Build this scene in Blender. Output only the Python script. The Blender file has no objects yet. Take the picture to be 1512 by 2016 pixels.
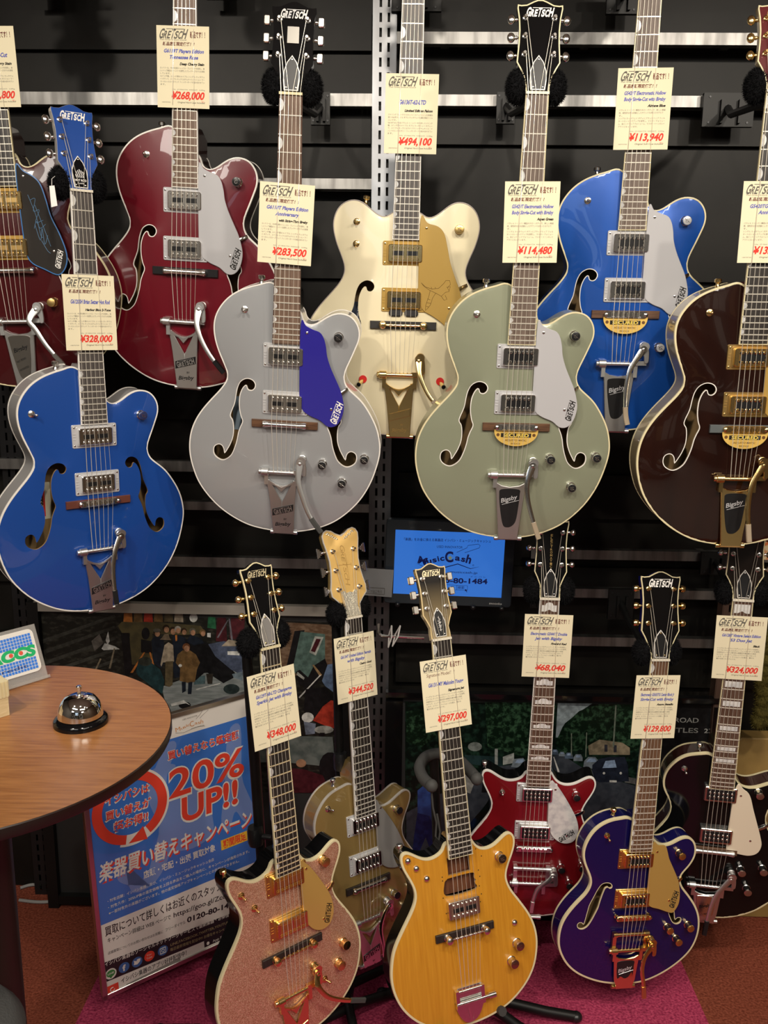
import bpy, bmesh, math, random
import numpy as np
from mathutils import Matrix, Vector
from mathutils.geometry import delaunay_2d_cdt
random.seed(7); rng = np.random.default_rng(7)
SC = bpy.context.scene
COL = SC.collection
R = math.radians
# ------------------------------------------------------------------ camera
FPX = 1700.0
PITCH, YAW, ROLL = R(11.5), R(1.2), R(0.65)
EYE = np.array([0, 0, 1.60])
FWD = np.array([-math.sin(YAW)*math.cos(PITCH), math.cos(YAW)*math.cos(PITCH), -math.sin(PITCH)])
_r = np.array([math.cos(YAW), math.sin(YAW), 0]); _u = np.cross(_r, FWD)
CR = math.cos(ROLL)*_r + math.sin(ROLL)*_u
CU = -math.sin(ROLL)*_r + math.cos(ROLL)*_u
cd = bpy.data.cameras.new('camera'); cam = bpy.data.objects.new('camera', cd); COL.objects.link(cam)
cd.sensor_fit = 'VERTICAL'; cd.sensor_height = 24.0; cd.lens = FPX/2016*24.0; cd.clip_start = 0.02
m = Matrix.Identity(4)
for i in range(3):
    m[i][0], m[i][1], m[i][2], m[i][3] = CR[i], CU[i], -FWD[i], EYE[i]
cam.matrix_world = m
SC.camera = cam
SC.view_settings.view_transform = 'Standard'; SC.view_settings.look = 'None'
SC.view_settings.exposure = -0.85; SC.view_settings.gamma = 1.0
try: SC.view_settings.use_curve_mapping = False
except Exception: pass
def ray(px, py): return FWD + (px-756.0)/FPX*CR - (py-1008.0)/FPX*CU
def at(px, py, Y):                      # where the sight line meets the plane y = Y
    d = ray(px, py); return EYE + d*((Y-EYE[1])/d[1])
def on_z(px, py, z):
    d = ray(px, py); return EYE + d*((z-EYE[2])/d[2])
# ------------------------------------------------------------------ world and lamps
w = bpy.data.worlds.new('world'); SC.world = w; w.use_nodes = True
w.node_tree.nodes['Background'].inputs[0].default_value = (1.0, 0.9, 0.78, 1)
w.node_tree.nodes['Background'].inputs[1].default_value = 0.03
def lamp(kind, name, loc, target, energy, color, size=0.1, spot=60, blend=0.5, sy=None):
    l = bpy.data.lights.new(name, kind); l.energy = energy; l.color = color
    if kind == 'AREA':
        l.size = size
        if sy: l.shape = 'RECTANGLE'; l.size_y = sy
    else: l.shadow_soft_size = size
    if kind == 'SPOT': l.spot_size = R(spot); l.spot_blend = blend
    o = bpy.data.objects.new(name, l); COL.objects.link(o); o.location = loc
    o.rotation_euler = (Vector(target)-Vector(loc)).to_track_quat('-Z', 'Y').to_euler()
    return o
WARM = (1.0, 0.90, 0.76)
lamp('SPOT', 'ceiling_spot_light', (-1.0, 0.30, 2.72), (-0.5, 2.0, 1.42), 95, WARM, 0.045, 80, 0.8)
lamp('SPOT', 'ceiling_spot_light', (-0.02, 0.28, 2.72), (-0.08, 2.0, 1.35), 95, WARM, 0.045, 80, 0.8)
lamp('SPOT', 'ceiling_spot_light', (0.86, 0.28, 2.72), (0.45, 2.0, 1.35), 95, WARM, 0.045, 80, 0.8)
lamp('SPOT', 'ceiling_spot_light', (1.55, 0.35, 2.72), (0.85, 2.0, 1.40), 95, WARM, 0.045, 80, 0.8)
lamp('AREA', 'ceiling_panel_light', (-0.9, -0.7, 2.78), (-0.7, -0.3, 0), 55, (1.0, 0.92, 0.8), 1.2, sy=0.3)
lamp('AREA', 'ceiling_panel_light', (0.9, -0.7, 2.78), (0.7, -0.3, 0), 55, (1.0, 0.92, 0.8), 1.2, sy=0.3)
lamp('AREA', 'ceiling_panel_light', (-1.75, -2.2, 2.78), (-1.2, -1.2, 0), 18, (1.0, 0.94, 0.85), 0.7, sy=0.4)
lamp('AREA', 'ceiling_panel_light', (1.75, -2.2, 2.78), (1.2, -1.2, 0), 24, (1.0, 0.94, 0.85), 0.7, sy=0.4)
# ------------------------------------------------------------------ materials
MATS = {}
def mat(name, col=(0.5, 0.5, 0.5), rough=0.5, metal=0.0, coat=0.0, spec=0.5, emit=None, es=1.0, noise=None, trans=0.0, bump=None, wood=None, coat_rough=0.03, alpha=None):
    if name in MATS: return MATS[name]
    M = bpy.data.materials.new(name); M.use_nodes = True; nt = M.node_tree; b = nt.nodes['Principled BSDF']
    b.inputs['Base Color'].default_value = (*col, 1); b.inputs['Roughness'].default_value = rough
    b.inputs['Metallic'].default_value = metal; b.inputs['Coat Weight'].default_value = coat
    b.inputs['Coat Roughness'].default_value = coat_rough; b.inputs['Specular IOR Level'].default_value = spec
    b.inputs['Transmission Weight'].default_value = trans
    if emit: b.inputs['Emission Color'].default_value = (*emit, 1); b.inputs['Emission Strength'].default_value = es
    if noise:                           # (scale, second colour, contrast lo, hi)
        tc = nt.nodes.new('ShaderNodeTexCoord'); n = nt.nodes.new('ShaderNodeTexNoise'); n.inputs['Scale'].default_value = noise[0]; n.inputs['Detail'].default_value = 4
        r = nt.nodes.new('ShaderNodeValToRGB'); r.color_ramp.elements[0].position = noise[2]; r.color_ramp.elements[1].position = noise[3]
        r.color_ramp.elements[0].color = (*col, 1); r.color_ramp.elements[1].color = (*noise[1], 1)
        if len(noise) > 4:
            mp = nt.nodes.new('ShaderNodeMapping'); mp.inputs['Scale'].default_value = noise[4]
            nt.links.new(tc.outputs['Object'], mp.inputs[0]); nt.links.new(mp.outputs[0], n.inputs['Vector'])
        else: nt.links.new(tc.outputs['Object'], n.inputs['Vector'])
        nt.links.new(n.outputs['Fac'], r.inputs[0]); nt.links.new(r.outputs[0], b.inputs['Base Color'])
    if bump:
        tc = nt.nodes.new('ShaderNodeTexCoord'); n = nt.nodes.new('ShaderNodeTexNoise'); n.inputs['Scale'].default_value = bump[0]; n.inputs['Detail'].default_value = 3
        bp = nt.nodes.new('ShaderNodeBump'); bp.inputs['Strength'].default_value = bump[1]; bp.inputs['Distance'].default_value = bump[2]
        nt.links.new(tc.outputs['Object'], n.inputs['Vector']); nt.links.new(n.outputs['Fac'], bp.inputs['Height']); nt.links.new(bp.outputs[0], b.inputs['Normal'])
    if alpha is not None: b.inputs['Alpha'].default_value = alpha
    MATS[name] = M; return M
def sparkle(name, c1, c2, scale, metal=0.6):
    M = mat(name, c1, 0.35, metal, 0.8); nt = M.node_tree; b = nt.nodes['Principled BSDF']
    tc = nt.nodes.new('ShaderNodeTexCoord'); v = nt.nodes.new('ShaderNodeTexVoronoi'); v.inputs['Scale'].default_value = scale
    nt.links.new(tc.outputs['Object'], v.inputs['Vector'])
    r = nt.nodes.new('ShaderNodeValToRGB'); r.color_ramp.elements[0].color = (*c1, 1); r.color_ramp.elements[1].color = (*c2, 1)
    r.color_ramp.elements[0].position = 0.35; r.color_ramp.elements[1].position = 0.95
    s = nt.nodes.new('ShaderNodeSeparateColor'); nt.links.new(v.outputs['Color'], s.inputs[0]); nt.links.new(s.outputs[0], r.inputs[0]); nt.links.new(r.outputs[0], b.inputs['Base Color'])
    g = nt.nodes.new('ShaderNodeNewGeometry'); sub = nt.nodes.new('ShaderNodeVectorMath'); sub.operation = 'SUBTRACT'; sub.inputs[1].default_value = (0.5, 0.5, 0.5)
    nt.links.new(v.outputs['Color'], sub.inputs[0]); sc = nt.nodes.new('ShaderNodeVectorMath'); sc.operation = 'SCALE'; sc.inputs['Scale'].default_value = 0.55
    nt.links.new(sub.outputs[0], sc.inputs[0]); ad = nt.nodes.new('ShaderNodeVectorMath'); ad.operation = 'ADD'
    nt.links.new(g.outputs['Normal'], ad.inputs[0]); nt.links.new(sc.outputs[0], ad.inputs[1]); nm = nt.nodes.new('ShaderNodeVectorMath'); nm.operation = 'NORMALIZE'
    nt.links.new(ad.outputs[0], nm.inputs[0]); nt.links.new(nm.outputs[0], b.inputs['Normal']); return M
chrome = mat('chrome', (0.84, 0.83, 0.81), 0.17, 1.0)
nickel = mat('satin_nickel', (0.78, 0.75, 0.70), 0.24, 1.0)
alu = mat('aluminium', (0.74, 0.74, 0.73), 0.38, 1.0)
gold = mat('gold_plate', (0.95, 0.69, 0.30), 0.2, 1.0)
gold_satin = mat('satin_gold', (0.85, 0.58, 0.22), 0.34, 1.0)
steelm = mat('string_steel', (0.85, 0.80, 0.70), 0.35, 0.55)
fretm = mat('fret_wire', (0.88, 0.84, 0.74), 0.3, 0.55)
black_gloss = mat('black_lacquer', (0.004, 0.004, 0.0045), 0.1, 0, 0, spec=0.42)
black_plastic = mat('black_plastic', (0.012, 0.012, 0.013), 0.32)
dark_metal = mat('dark_metal', (0.03, 0.03, 0.032), 0.35, 0.6)
black_steel = mat('black_painted_steel', (0.007, 0.007, 0.007), 0.45, spec=0.3)
fur_black = mat('black_fleece', (0.007, 0.007, 0.008), 0.95, spec=0.1)
cream_b = mat('cream_binding', (0.72, 0.64, 0.40), 0.3, 0, 0.3)
white_b = mat('white_binding', (0.82, 0.79, 0.74), 0.3, 0, 0.3)
rosewood = mat('rosewood', (0.075, 0.036, 0.022), 0.5, noise=(40, (0.125, 0.072, 0.05), 0.35, 0.7, (6, 0.5, 6)))
rosewood_l = mat('rosewood_light', (0.12, 0.072, 0.048), 0.5, noise=(40, (0.2, 0.13, 0.092), 0.35, 0.7, (6, 0.5, 6)))
rosewood_g = mat('rosewood_grey', (0.105, 0.072, 0.055), 0.5, noise=(40, (0.17, 0.125, 0.1), 0.35, 0.7, (6, 0.5, 6)))
ebony = mat('ebony', (0.018, 0.014, 0.012), 0.42, noise=(40, (0.035, 0.028, 0.024), 0.4, 0.7, (6, 0.5, 6)))
ebony_g = mat('ebony_grey', (0.06, 0.052, 0.048), 0.42, noise=(40, (0.1, 0.085, 0.08), 0.4, 0.7, (6, 0.5, 6)))
bone = mat('bone', (0.75, 0.7, 0.58), 0.4)
pearl = mat('pearl', (0.78, 0.78, 0.76), 0.2, 0.1, 0.5, noise=(60, (0.55, 0.56, 0.58), 0.4, 0.65))
maple = mat('inside_wood', (0.33, 0.21, 0.09), 0.6, noise=(30, (0.27, 0.165, 0.07), 0.4, 0.7, (4, 0.4, 4)))
silver_plastic = mat('silver_plastic', (0.62, 0.62, 0.64), 0.3, 0.3, 0.2)
gold_plastic = mat('gold_plexi', (0.62, 0.40, 0.11), 0.22, 0.35, 0.5)
paper = mat('cream_card', (0.80, 0.73, 0.52), 0.75, spec=0.2)
ink = mat('black_ink', (0.02, 0.018, 0.016), 0.7, spec=0.2)
ink_grey = mat('grey_ink', (0.13, 0.12, 0.10), 0.7, spec=0.2)
ink_red = mat('red_ink', (0.75, 0.05, 0.035), 0.7, spec=0.2)
ink_dred = mat('dark_red_ink', (0.13, 0.02, 0.015), 0.7, spec=0.2)
ink_blue = mat('blue_ink', (0.10, 0.12, 0.45), 0.7, spec=0.2)
white_p = mat('white_paint', (0.85, 0.83, 0.8), 0.4)
grey_rubber = mat('grey_rubber', (0.045, 0.045, 0.043), 0.7)
clear_tip = mat('smoky_tip', (0.35, 0.28, 0.2), 0.25, 0, 0.3)
# ------------------------------------------------------------------ mesh helpers
class MB:
    def __init__(s): s.v = []; s.f = []; s.m = []
    def add(s, V, F, mi=0):
        o = len(s.v); s.v += [tuple(map(float, p)) for p in V]; s.f += [tuple(i+o for i in f) for f in F]; s.m += [mi]*len(F); return s
    def box(s, c, d, mi=0, rot=None):
        c = np.array(c, float); d = np.array(d, float)/2
        V = np.array([(x, y, z) for x in (-1, 1) for y in (-1, 1) for z in (-1, 1)])*d
        if rot is not None: V = V @ np.array(rot).T
        return s.add(V+c, [(0, 1, 3, 2), (4, 6, 7, 5), (0, 4, 5, 1), (2, 3, 7, 6), (0, 2, 6, 4), (1, 5, 7, 3)], mi)
    def rbox(s, x0, x1, y0, y1, z0, z1, r=2.0, ch=0.6, mi=0):       # rounded-corner slab in local xy
        return s.prism(rrect(x0, x1, y0, y1, r), z0, z1, ch, mi)
    def prism(s, poly, z0, z1, ch=0.0, mi=0, mi_top=None):
        P = np.array(poly, float); n = len(P)
        if area(P) < 0: P = P[::-1]
        loops = [np.c_[P, np.full(n, z0)]]
        if ch > 0:
            loops.append(np.c_[P, np.full(n, z1-ch)]); loops.append(np.c_[offset(P, -ch), np.full(n, z1)])
        else: loops.append(np.c_[P, np.full(n, z1)])
        V = np.concatenate(loops); F = []
        for k in range(len(loops)-1):
            for i in range(n):
                j = (i+1) % n; F.append((k*n+i, k*n+j, (k+1)*n+j, (k+1)*n+i))
        s.add(V, F, mi); o = len(s.v)-len(V)
        s.f.append(tuple(o+i for i in range(n))[::-1]); s.m.append(mi)
        s.f.append(tuple(o+(len(loops)-1)*n+i for i in range(n))); s.m.append(mi if mi_top is None else mi_top); return s
    def lathe(s, prof, org, axis=(0, 0, 1), n=20, mi=0, sx=1.0):     # prof: (r, h)
        a = np.array(axis, float); a /= np.linalg.norm(a)
        t = np.array([1, 0, 0]) if abs(a[0]) < 0.8 else np.array([0, 1, 0])
        e1 = np.cross(a, t); e1 /= np.linalg.norm(e1); e2 = np.cross(a, e1); V = []; F = []
        for r, h in prof:
            for k in range(n):
                q = 2*math.pi*k/n; V.append(np.array(org)+a*h+e1*r*math.cos(q)*sx+e2*r*math.sin(q))
        L = len(prof)
        for k in range(L-1):
            for i in range(n):
                j = (i+1) % n; F.append((k*n+i, k*n+j, (k+1)*n+j, (k+1)*n+i))
        F.append(tuple(range(n))[::-1]); F.append(tuple((L-1)*n+i for i in range(n)))
        return s.add(V, F, mi)
    def cyl(s, p0, p1, r, r1=None, n=14, mi=0):
        p0 = np.array(p0, float); p1 = np.array(p1, float); h = np.linalg.norm(p1-p0)
        return s.lathe([(r, 0), (r if r1 is None else r1, h)], p0, p1-p0, n, mi)
    def tube(s, pts, r, n=8, mi=0):
        P = [np.array(p, float) for p in pts]; rs = r if hasattr(r, '__len__') else [r]*len(P); V = []; F = []; e1 = None
        for i, p in enumerate(P):
            d = P[min(i+1, len(P)-1)]-P[max(i-1, 0)]; d /= np.linalg.norm(d)+1e-12
            if e1 is None:
                t = np.array([0, 0, 1.]) if abs(d[2]) < 0.9 else np.array([1., 0, 0]); e1 = np.cross(d, t)
            e1 = e1-d*(e1@d); e1 /= np.linalg.norm(e1); e2 = np.cross(d, e1)
            for k in range(n): q = 2*math.pi*k/n; V.append(p+rs[i]*(e1*math.cos(q)+e2*math.sin(q)))
        for i in range(len(P)-1):
            for k in range(n): j = (k+1) % n; F.append((i*n+k, i*n+j, (i+1)*n+j, (i+1)*n+k))
        F.append(tuple(range(n))[::-1]); F.append(tuple((len(P)-1)*n+k for k in range(n)))
        return s.add(V, F, mi)
    def ell(s, c, rad, n=14, m=9, mi=0, M3=None):
        V = []; F = []
        for i in range(m+1):
            th = math.pi*i/m
            for k in range(n):
                q = 2*math.pi*k/n; p = np.array([math.sin(th)*math.cos(q)*rad[0], math.sin(th)*math.sin(q)*rad[1], math.cos(th)*rad[2]])
                V.append((M3 @ p if M3 is not None else p)+np.array(c))
        for i in range(m):
            for k in range(n): j = (k+1) % n; F.append((i*n+k, (i+1)*n+k, (i+1)*n+j, i*n+j))
        return s.add(V, F, mi)
    def plate(s, path, wid, z0, z1, mi=0):                           # flat bar following a path in xy, z may vary per point
        P = np.array(path, float); n = len(P); ws = wid if hasattr(wid, '__len__') else [wid]*n
        zc = P[:, 2] if P.shape[1] > 2 else np.zeros(n); V = []; F = []
        for i in range(n):
            d = P[min(i+1, n-1), :2]-P[max(i-1, 0), :2]; d /= np.linalg.norm(d)+1e-9; q = np.array([-d[1], d[0]])*ws[i]/2; c = 0.25
            for a, z in ((-1, z0), (-1, z1-c*(z1-z0)), (-0.75, z1), (0.75, z1), (1, z1-c*(z1-z0)), (1, z0)): V.append((*(P[i, :2]+a*q), zc[i]+z))
        for i in range(n-1):
            for k in range(6): j = (k+1) % 6; F.append((i*6+k, i*6+j, (i+1)*6+j, (i+1)*6+k))
        F.append(tuple(range(6))); F.append(tuple((n-1)*6+k for k in range(6))[::-1]); return s.add(V, F, mi)
    def xf(s, fn):
        s.v = [tuple(map(float, fn(np.array(p)))) for p in s.v]; return s
    def build(s, name, mats, parent=None, smooth=True, ang=38):
        me = bpy.data.meshes.new(name); me.from_pydata(s.v, [], s.f)
        if not isinstance(mats, (list, tuple)): mats = [mats]
        for q in mats: me.materials.append(q)
        if len(mats) > 1: me.polygons.foreach_set('material_index', s.m)
        if smooth:
            me.polygons.foreach_set('use_smooth', [True]*len(me.polygons)); me.set_sharp_from_angle(angle=R(ang))
        me.update(); o = bpy.data.objects.new(name, me); COL.objects.link(o)
        if parent is not None: o.parent = parent
        return o
def area(P): x, y = P[:, 0], P[:, 1]; return 0.5*np.sum(x*np.roll(y, -1)-np.roll(x, -1)*y)
def offset(P, d):
    a = P-np.roll(P, 1, 0); b = np.roll(P, -1, 0)-P
    na = np.c_[a[:, 1], -a[:, 0]]; nb = np.c_[b[:, 1], -b[:, 0]]
    na /= np.linalg.norm(na, axis=1)[:, None]+1e-9; nb /= np.linalg.norm(nb, axis=1)[:, None]+1e-9
    n = na+nb; l = np.linalg.norm(n, axis=1)[:, None]+1e-9; n /= l
    k = 1/np.clip((n*nb).sum(1), 0.5, 1)[:, None]
    return P+n*d*k*(1 if area(P) > 0 else -1)
def rrect(x0, x1, y0, y1, r, n=4):
    P = []
    for cx, cy, a in ((x1-r, y0+r, -90), (x1-r, y1-r, 0), (x0+r, y1-r, 90), (x0+r, y0+r, 180)):
        for k in range(n+1): q = R(a+90*k/n); P.append((cx+r*math.cos(q), cy+r*math.sin(q)))
    return P
def spline(pts, closed=True, k=6):
    P = np.array(pts, float); n = len(P); out = []
    for i in range(n if closed else n-1):
        p0, p1, p2, p3 = (P[(i-1) % n], P[i], P[(i+1) % n], P[(i+2) % n]) if closed else (P[max(i-1, 0)], P[i], P[i+1], P[min(i+2, n-1)])
        for j in range(k):
            t = j/k; out.append(0.5*((2*p1)+(-p0+p2)*t+(2*p0-5*p1+4*p2-p3)*t*t+(-p0+3*p1-3*p2+p3)*t**3))
    if not closed: out.append(P[-1])
    return np.array(out)
def resample(P, step, closed=True):
    Q = np.vstack([P, P[:1]]) if closed else P
    s = np.r_[0, np.cumsum(np.linalg.norm(np.diff(Q, axis=0), axis=1))]; n = max(6, int(s[-1]/step))
    t = np.linspace(0, s[-1], n, endpoint=not closed)
    return np.stack([np.interp(t, s, Q[:, k]) for k in range(Q.shape[1])], 1)
def inside(poly, pts):
    x, y = pts[:, 0], pts[:, 1]; c = np.zeros(len(pts), bool); n = len(poly); j = n-1
    for i in range(n):
        xi, yi = poly[i]; xj, yj = poly[j]
        if yi != yj: c ^= ((yi > y) != (yj > y)) & (x < (xj-xi)*(y-yi)/(yj-yi)+xi)
        j = i
    return c
def mindist(poly, pts):
    d = np.full(len(pts), 1e9)
    for q in poly: d = np.minimum(d, np.hypot(pts[:, 0]-q[0], pts[:, 1]-q[1]))
    return d
# text
TXT = {}
def text_geo(body, size=1.0, shear=0.0, bold=0.0, sx=1.0, align='LEFT', spacing=1.0):
    key = (body, shear, bold, spacing)
    if key not in TXT:
        c = bpy.data.curves.new('lettering', 'FONT'); c.body = body; c.size = 1.0; c.shear = shear; c.offset = bold; c.resolution_u = 5 if len(body) <= 5 else (3 if len(body) < 16 else 2); c.space_character = spacing
        o = bpy.data.objects.new('lettering', c); me = bpy.data.meshes.new_from_object(o)
        V = np.array([v.co[:] for v in me.vertices]).reshape(-1, 3); F = [tuple(p.vertices) for p in me.polygons]
        bpy.data.objects.remove(o); bpy.data.curves.remove(c); bpy.data.meshes.remove(me); TXT[key] = (V, F)
    V, F = TXT[key]; V = V.copy()
    if len(V) == 0: return V, F
    V[:, 0] -= V[:, 0].min(); V[:, 0] *= sx; V *= size; wd = V[:, 0].max()
    V[:, 0] -= {'LEFT': 0, 'CENTER': wd/2, 'RIGHT': wd}[align]
    return V, F
def put_text(mb, body, x, y, z, h, width=None, mi=0, rot=0.0, align='LEFT', shear=0.0, bold=0.0, spacing=1.0, sx=1.0):
    """lettering with cap height ~h whose baseline starts at (x, y); width squeezes it"""
    V, F = text_geo(body, h/0.72, shear, bold, sx, 'LEFT', spacing)
    if len(V) == 0: return
    w0 = V[:, 0].max()
    if width: V[:, 0] *= width/w0; w0 = width
    V[:, 0] -= {'LEFT': 0, 'CENTER': w0/2, 'RIGHT': w0}[align]
    c, s = math.cos(R(rot)), math.sin(R(rot)); X = V[:, 0]*c-V[:, 1]*s+x; Y = V[:, 0]*s+V[:, 1]*c+y
    mb.add(np.c_[X, Y, np.full(len(V), z)], F, mi)
def logo(mb, cx, cy, z, wd, mi=0, rot=0.0, bold=0.02, shear=0.25):
    """slanted display wordmark: tall G, T and H with a bar that runs along the top"""
    T = MB(); h = 0.30*wd; x = 0.0
    for ch, hh, ww in (('G', 1.0, 0.155), ('R', 0.78, 0.125), ('E', 0.78, 0.11), ('T', 1.0, 0.13), ('S', 0.78, 0.125), ('C', 0.78, 0.13), ('H', 1.0, 0.16)):
        V, F = text_geo(ch, h*hh/0.72, 0.0, bold); V = V.copy(); V[:, 0] *= ww*wd/max(V[:, 0].max(), 1e-6); V[:, 0] += x; T.add(V, F); x += (ww+0.014)*wd
    T.add([(0.19*wd, h*0.93, 0), (0.86*wd, h*0.93, 0), (0.86*wd, h, 0), (0.19*wd, h, 0)], [(0, 1, 2, 3)])
    P = np.array(T.v); P[:, 0] += shear*P[:, 1]; P[:, 0] -= P[:, 0].max()/2; P[:, 1] -= h/2; P[:, 0] *= wd/(P[:, 0].max()-P[:, 0].min())
    c, s = math.cos(R(rot)), math.sin(R(rot))
    mb.add(np.c_[P[:, 0]*c-P[:, 1]*s+cx, P[:, 0]*s+P[:, 1]*c+cy, np.full(len(P), z)], T.f, mi)
# objects
def tag(o, label, cat, group=None):
    o['label'] = label; o['category'] = cat
    if group: o['group'] = group
    return o
def empty(name, label, cat, loc=(0, 0, 0), group=None, M=None):
    o = bpy.data.objects.new(name, None); COL.objects.link(o); o.empty_display_size = 0.05
    if M is not None: o.matrix_world = M
    else: o.location = loc
    return tag(o, label, cat, group)
def struct(o): o['kind'] = 'structure'; return o
# ------------------------------------------------------------------ the room
WALLY = 2.26
carpet = mat('carpet', (0.3, 0.07, 0.04), 0.95, spec=0.05); nt = carpet.node_tree; b = nt.nodes['Principled BSDF']
tc = nt.nodes.new('ShaderNodeTexCoord'); sp = nt.nodes.new('ShaderNodeSeparateXYZ'); nt.links.new(tc.outputs['Object'], sp.inputs[0])
nz = nt.nodes.new('ShaderNodeTexNoise'); nz.inputs['Scale'].default_value = 170; nz.inputs['Detail'].default_value = 3; nt.links.new(tc.outputs['Object'], nz.inputs['Vector'])
n2 = nt.nodes.new('ShaderNodeTexNoise'); n2.inputs['Scale'].default_value = 9; nt.links.new(tc.outputs['Object'], n2.inputs['Vector'])
ab = nt.nodes.new('ShaderNodeMath'); ab.operation = 'ABSOLUTE'; nt.links.new(sp.outputs['X'], ab.inputs[0])
gt = nt.nodes.new('ShaderNodeMath'); gt.operation = 'GREATER_THAN'; gt.inputs[1].default_value = 0.752; nt.links.new(ab.outputs[0], gt.inputs[0])
def ramp(a, c, lo, hi):
    r = nt.nodes.new('ShaderNodeValToRGB'); r.color_ramp.elements[0].position = lo; r.color_ramp.elements[1].position = hi
    r.color_ramp.elements[0].color = (*a, 1); r.color_ramp.elements[1].color = (*c, 1); nt.links.new(nz.outputs['Fac'], r.inputs[0]); return r
r1 = ramp((0.24, 0.018, 0.060), (0.60, 0.085, 0.17), 0.3, 0.72); r2 = ramp((0.14, 0.032, 0.018), (0.32, 0.088, 0.052), 0.3, 0.72)
mx = nt.nodes.new('ShaderNodeMix'); mx.data_type = 'RGBA'; nt.links.new(gt.outputs[0], mx.inputs[0]); nt.links.new(r1.outputs[0], mx.inputs[6]); nt.links.new(r2.outputs[0], mx.inputs[7])
lt = nt.nodes.new('ShaderNodeMath'); lt.operation = 'LESS_THAN'; lt.inputs[1].default_value = 0.25; nt.links.new(sp.outputs['Y'], lt.inputs[0])
m3 = nt.nodes.new('ShaderNodeMix'); m3.data_type = 'RGBA'; nt.links.new(lt.outputs[0], m3.inputs[0]); nt.links.new(mx.outputs[2], m3.inputs[6]); m3.inputs[7].default_value = (0.24, 0.225, 0.205, 1)
nt.links.new(m3.outputs[2], b.inputs['Base Color'])
bp = nt.nodes.new('ShaderNodeBump'); bp.inputs['Strength'].default_value = 0.8; bp.inputs['Distance'].default_value = 0.004
nt.links.new(nz.outputs['Fac'], bp.inputs['Height']); nt.links.new(bp.outputs[0], b.inputs['Normal'])
X0, X1, Y0, ZC = -2.3, 2.3, -3.2, 2.85
struct(MB().box(((X0+X1)/2, (Y0+WALLY)/2, -0.05), (X1-X0, WALLY-Y0+0.2, 0.1)).build('floor', carpet, smooth=False))
ceil_m = mat('ceiling_paint', (0.75, 0.71, 0.65), 0.9)
wall_m = mat('shop_wall_paint', (0.13, 0.115, 0.10), 0.8)
wood_m = mat('shop_wall_wood', (0.12, 0.075, 0.042), 0.5)
struct(MB().box(((X0+X1)/2, (Y0+WALLY)/2, ZC+0.05), (X1-X0, WALLY-Y0+0.2, 0.1)).build('ceiling', ceil_m, smooth=False))
struct(MB().box((X0-0.05, (Y0+WALLY)/2, ZC/2), (0.1, WALLY-Y0+0.2, ZC)).build('wall_left', wall_m, smooth=False))
struct(MB().box((X1+0.05, (Y0+WALLY)/2, ZC/2), (0.1, WALLY-Y0+0.2, ZC)).build('wall_right', wood_m, smooth=False))
mb = MB().box(((X0+X1)/2, Y0-0.05, ZC/2), (X1-X0, 0.1, ZC), 0)
r2_ = random.Random(3)
for i in range(5):                       # unseen shelves and stock added behind the photographer to pattern the lacquer reflections
    xs_ = X0+0.1+i*0.9
    for k in range(5):
        z_ = 0.25+k*0.45; mb.box((xs_+0.42, Y0+0.16, z_), (0.86, 0.32, 0.03), 1); x_ = xs_+0.04
        while x_ < xs_+0.78:
            w_ = r2_.uniform(0.05, 0.2); h_ = r2_.uniform(0.12, 0.36)
            if r2_.random() < 0.8: mb.box((x_+w_/2, Y0+0.2, z_+0.017+h_/2), (w_*0.92, 0.2, h_), r2_.choice((1, 2, 2, 3, 4)))
            x_ += w_
struct(mb.build('wall_front', [wall_m, mat('added_shelf_dark', (0.03, 0.025, 0.02), 0.6), mat('added_stock_white', (0.6, 0.58, 0.54), 0.6), mat('added_stock_tan', (0.36, 0.22, 0.1), 0.6), mat('added_stock_grey', (0.14, 0.15, 0.17), 0.6)], smooth=False))
# bluish glowing panel added behind the photographer for the rails' cool reflections
wn = mat('bluish_glow', (0.1, 0.1, 0.1), 0.3, emit=(0.62, 0.80, 1.0), es=2.2)
struct(MB().box((-0.35, Y0+0.02, 2.30), (1.2, 0.03, 0.8)).build('glow_panel_1', wn, smooth=False))
panel_m = mat('black_wall_panel', (0.0075, 0.007, 0.006), 0.45, noise=(7, (0.0135, 0.0122, 0.0105), 0.35, 0.7), spec=0.2)
mb = MB().box(((X0+X1)/2, WALLY+0.06, ZC/2), (X1-X0, 0.1, ZC))
zs = [0.0, 0.42, 0.66, 0.79, 0.93, 1.0, 1.13, 1.25, 1.38, 1.56, 1.74, 1.93, 2.06, 2.13, 2.27, 2.36, 2.6, ZC]
for i in range(len(zs)-1):
    if i % 2 == 0: mb.box((-1.19, WALLY+0.004, (zs[i]+zs[i+1])/2), (2.2, 0.024, zs[i+1]-zs[i]-0.004)); mb.box((1.14, WALLY+0.004, (zs[i]+zs[i+1])/2), (2.3, 0.024, zs[i+1]-zs[i]-0.004))
struct(mb.build('wall_back', panel_m, smooth=False))
rail_m = mat('brushed_rail_steel', (0.33, 0.325, 0.315), 0.44, 1.0, noise=(14, (0.19, 0.185, 0.18), 0.4, 0.65, (3, 1, 0.4)), bump=(6, 0.06, 0.02))
def rail(x0, x1, z0, z1, label, Y=2.20):
    o = MB().box(((x0+x1)/2, Y+0.012, (z0+z1)/2), (x1-x0, 0.024, z1-z0))
    for x in np.arange(x0+0.12, x1-0.03, 0.33): o.box((x, Y+0.035, (z0+z1)/2), (0.02, 0.03, 0.02))
    o = o.build('wall_rail', rail_m, smooth=False); tag(o, label, 'rail', 'steel rails across the black wall'); return o
rail(-1.30, -0.082, 2.135, 2.163, 'steel rail behind the silver guitar neck, high left of the slotted post')
rail(-0.36, -0.082, 1.948, 1.972, 'short steel rail just left of the slotted post beside the white guitar horn')
rail(-1.30, -0.082, 1.251, 1.278, 'steel rail passing low behind the blue and silver guitar bodies')
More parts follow.
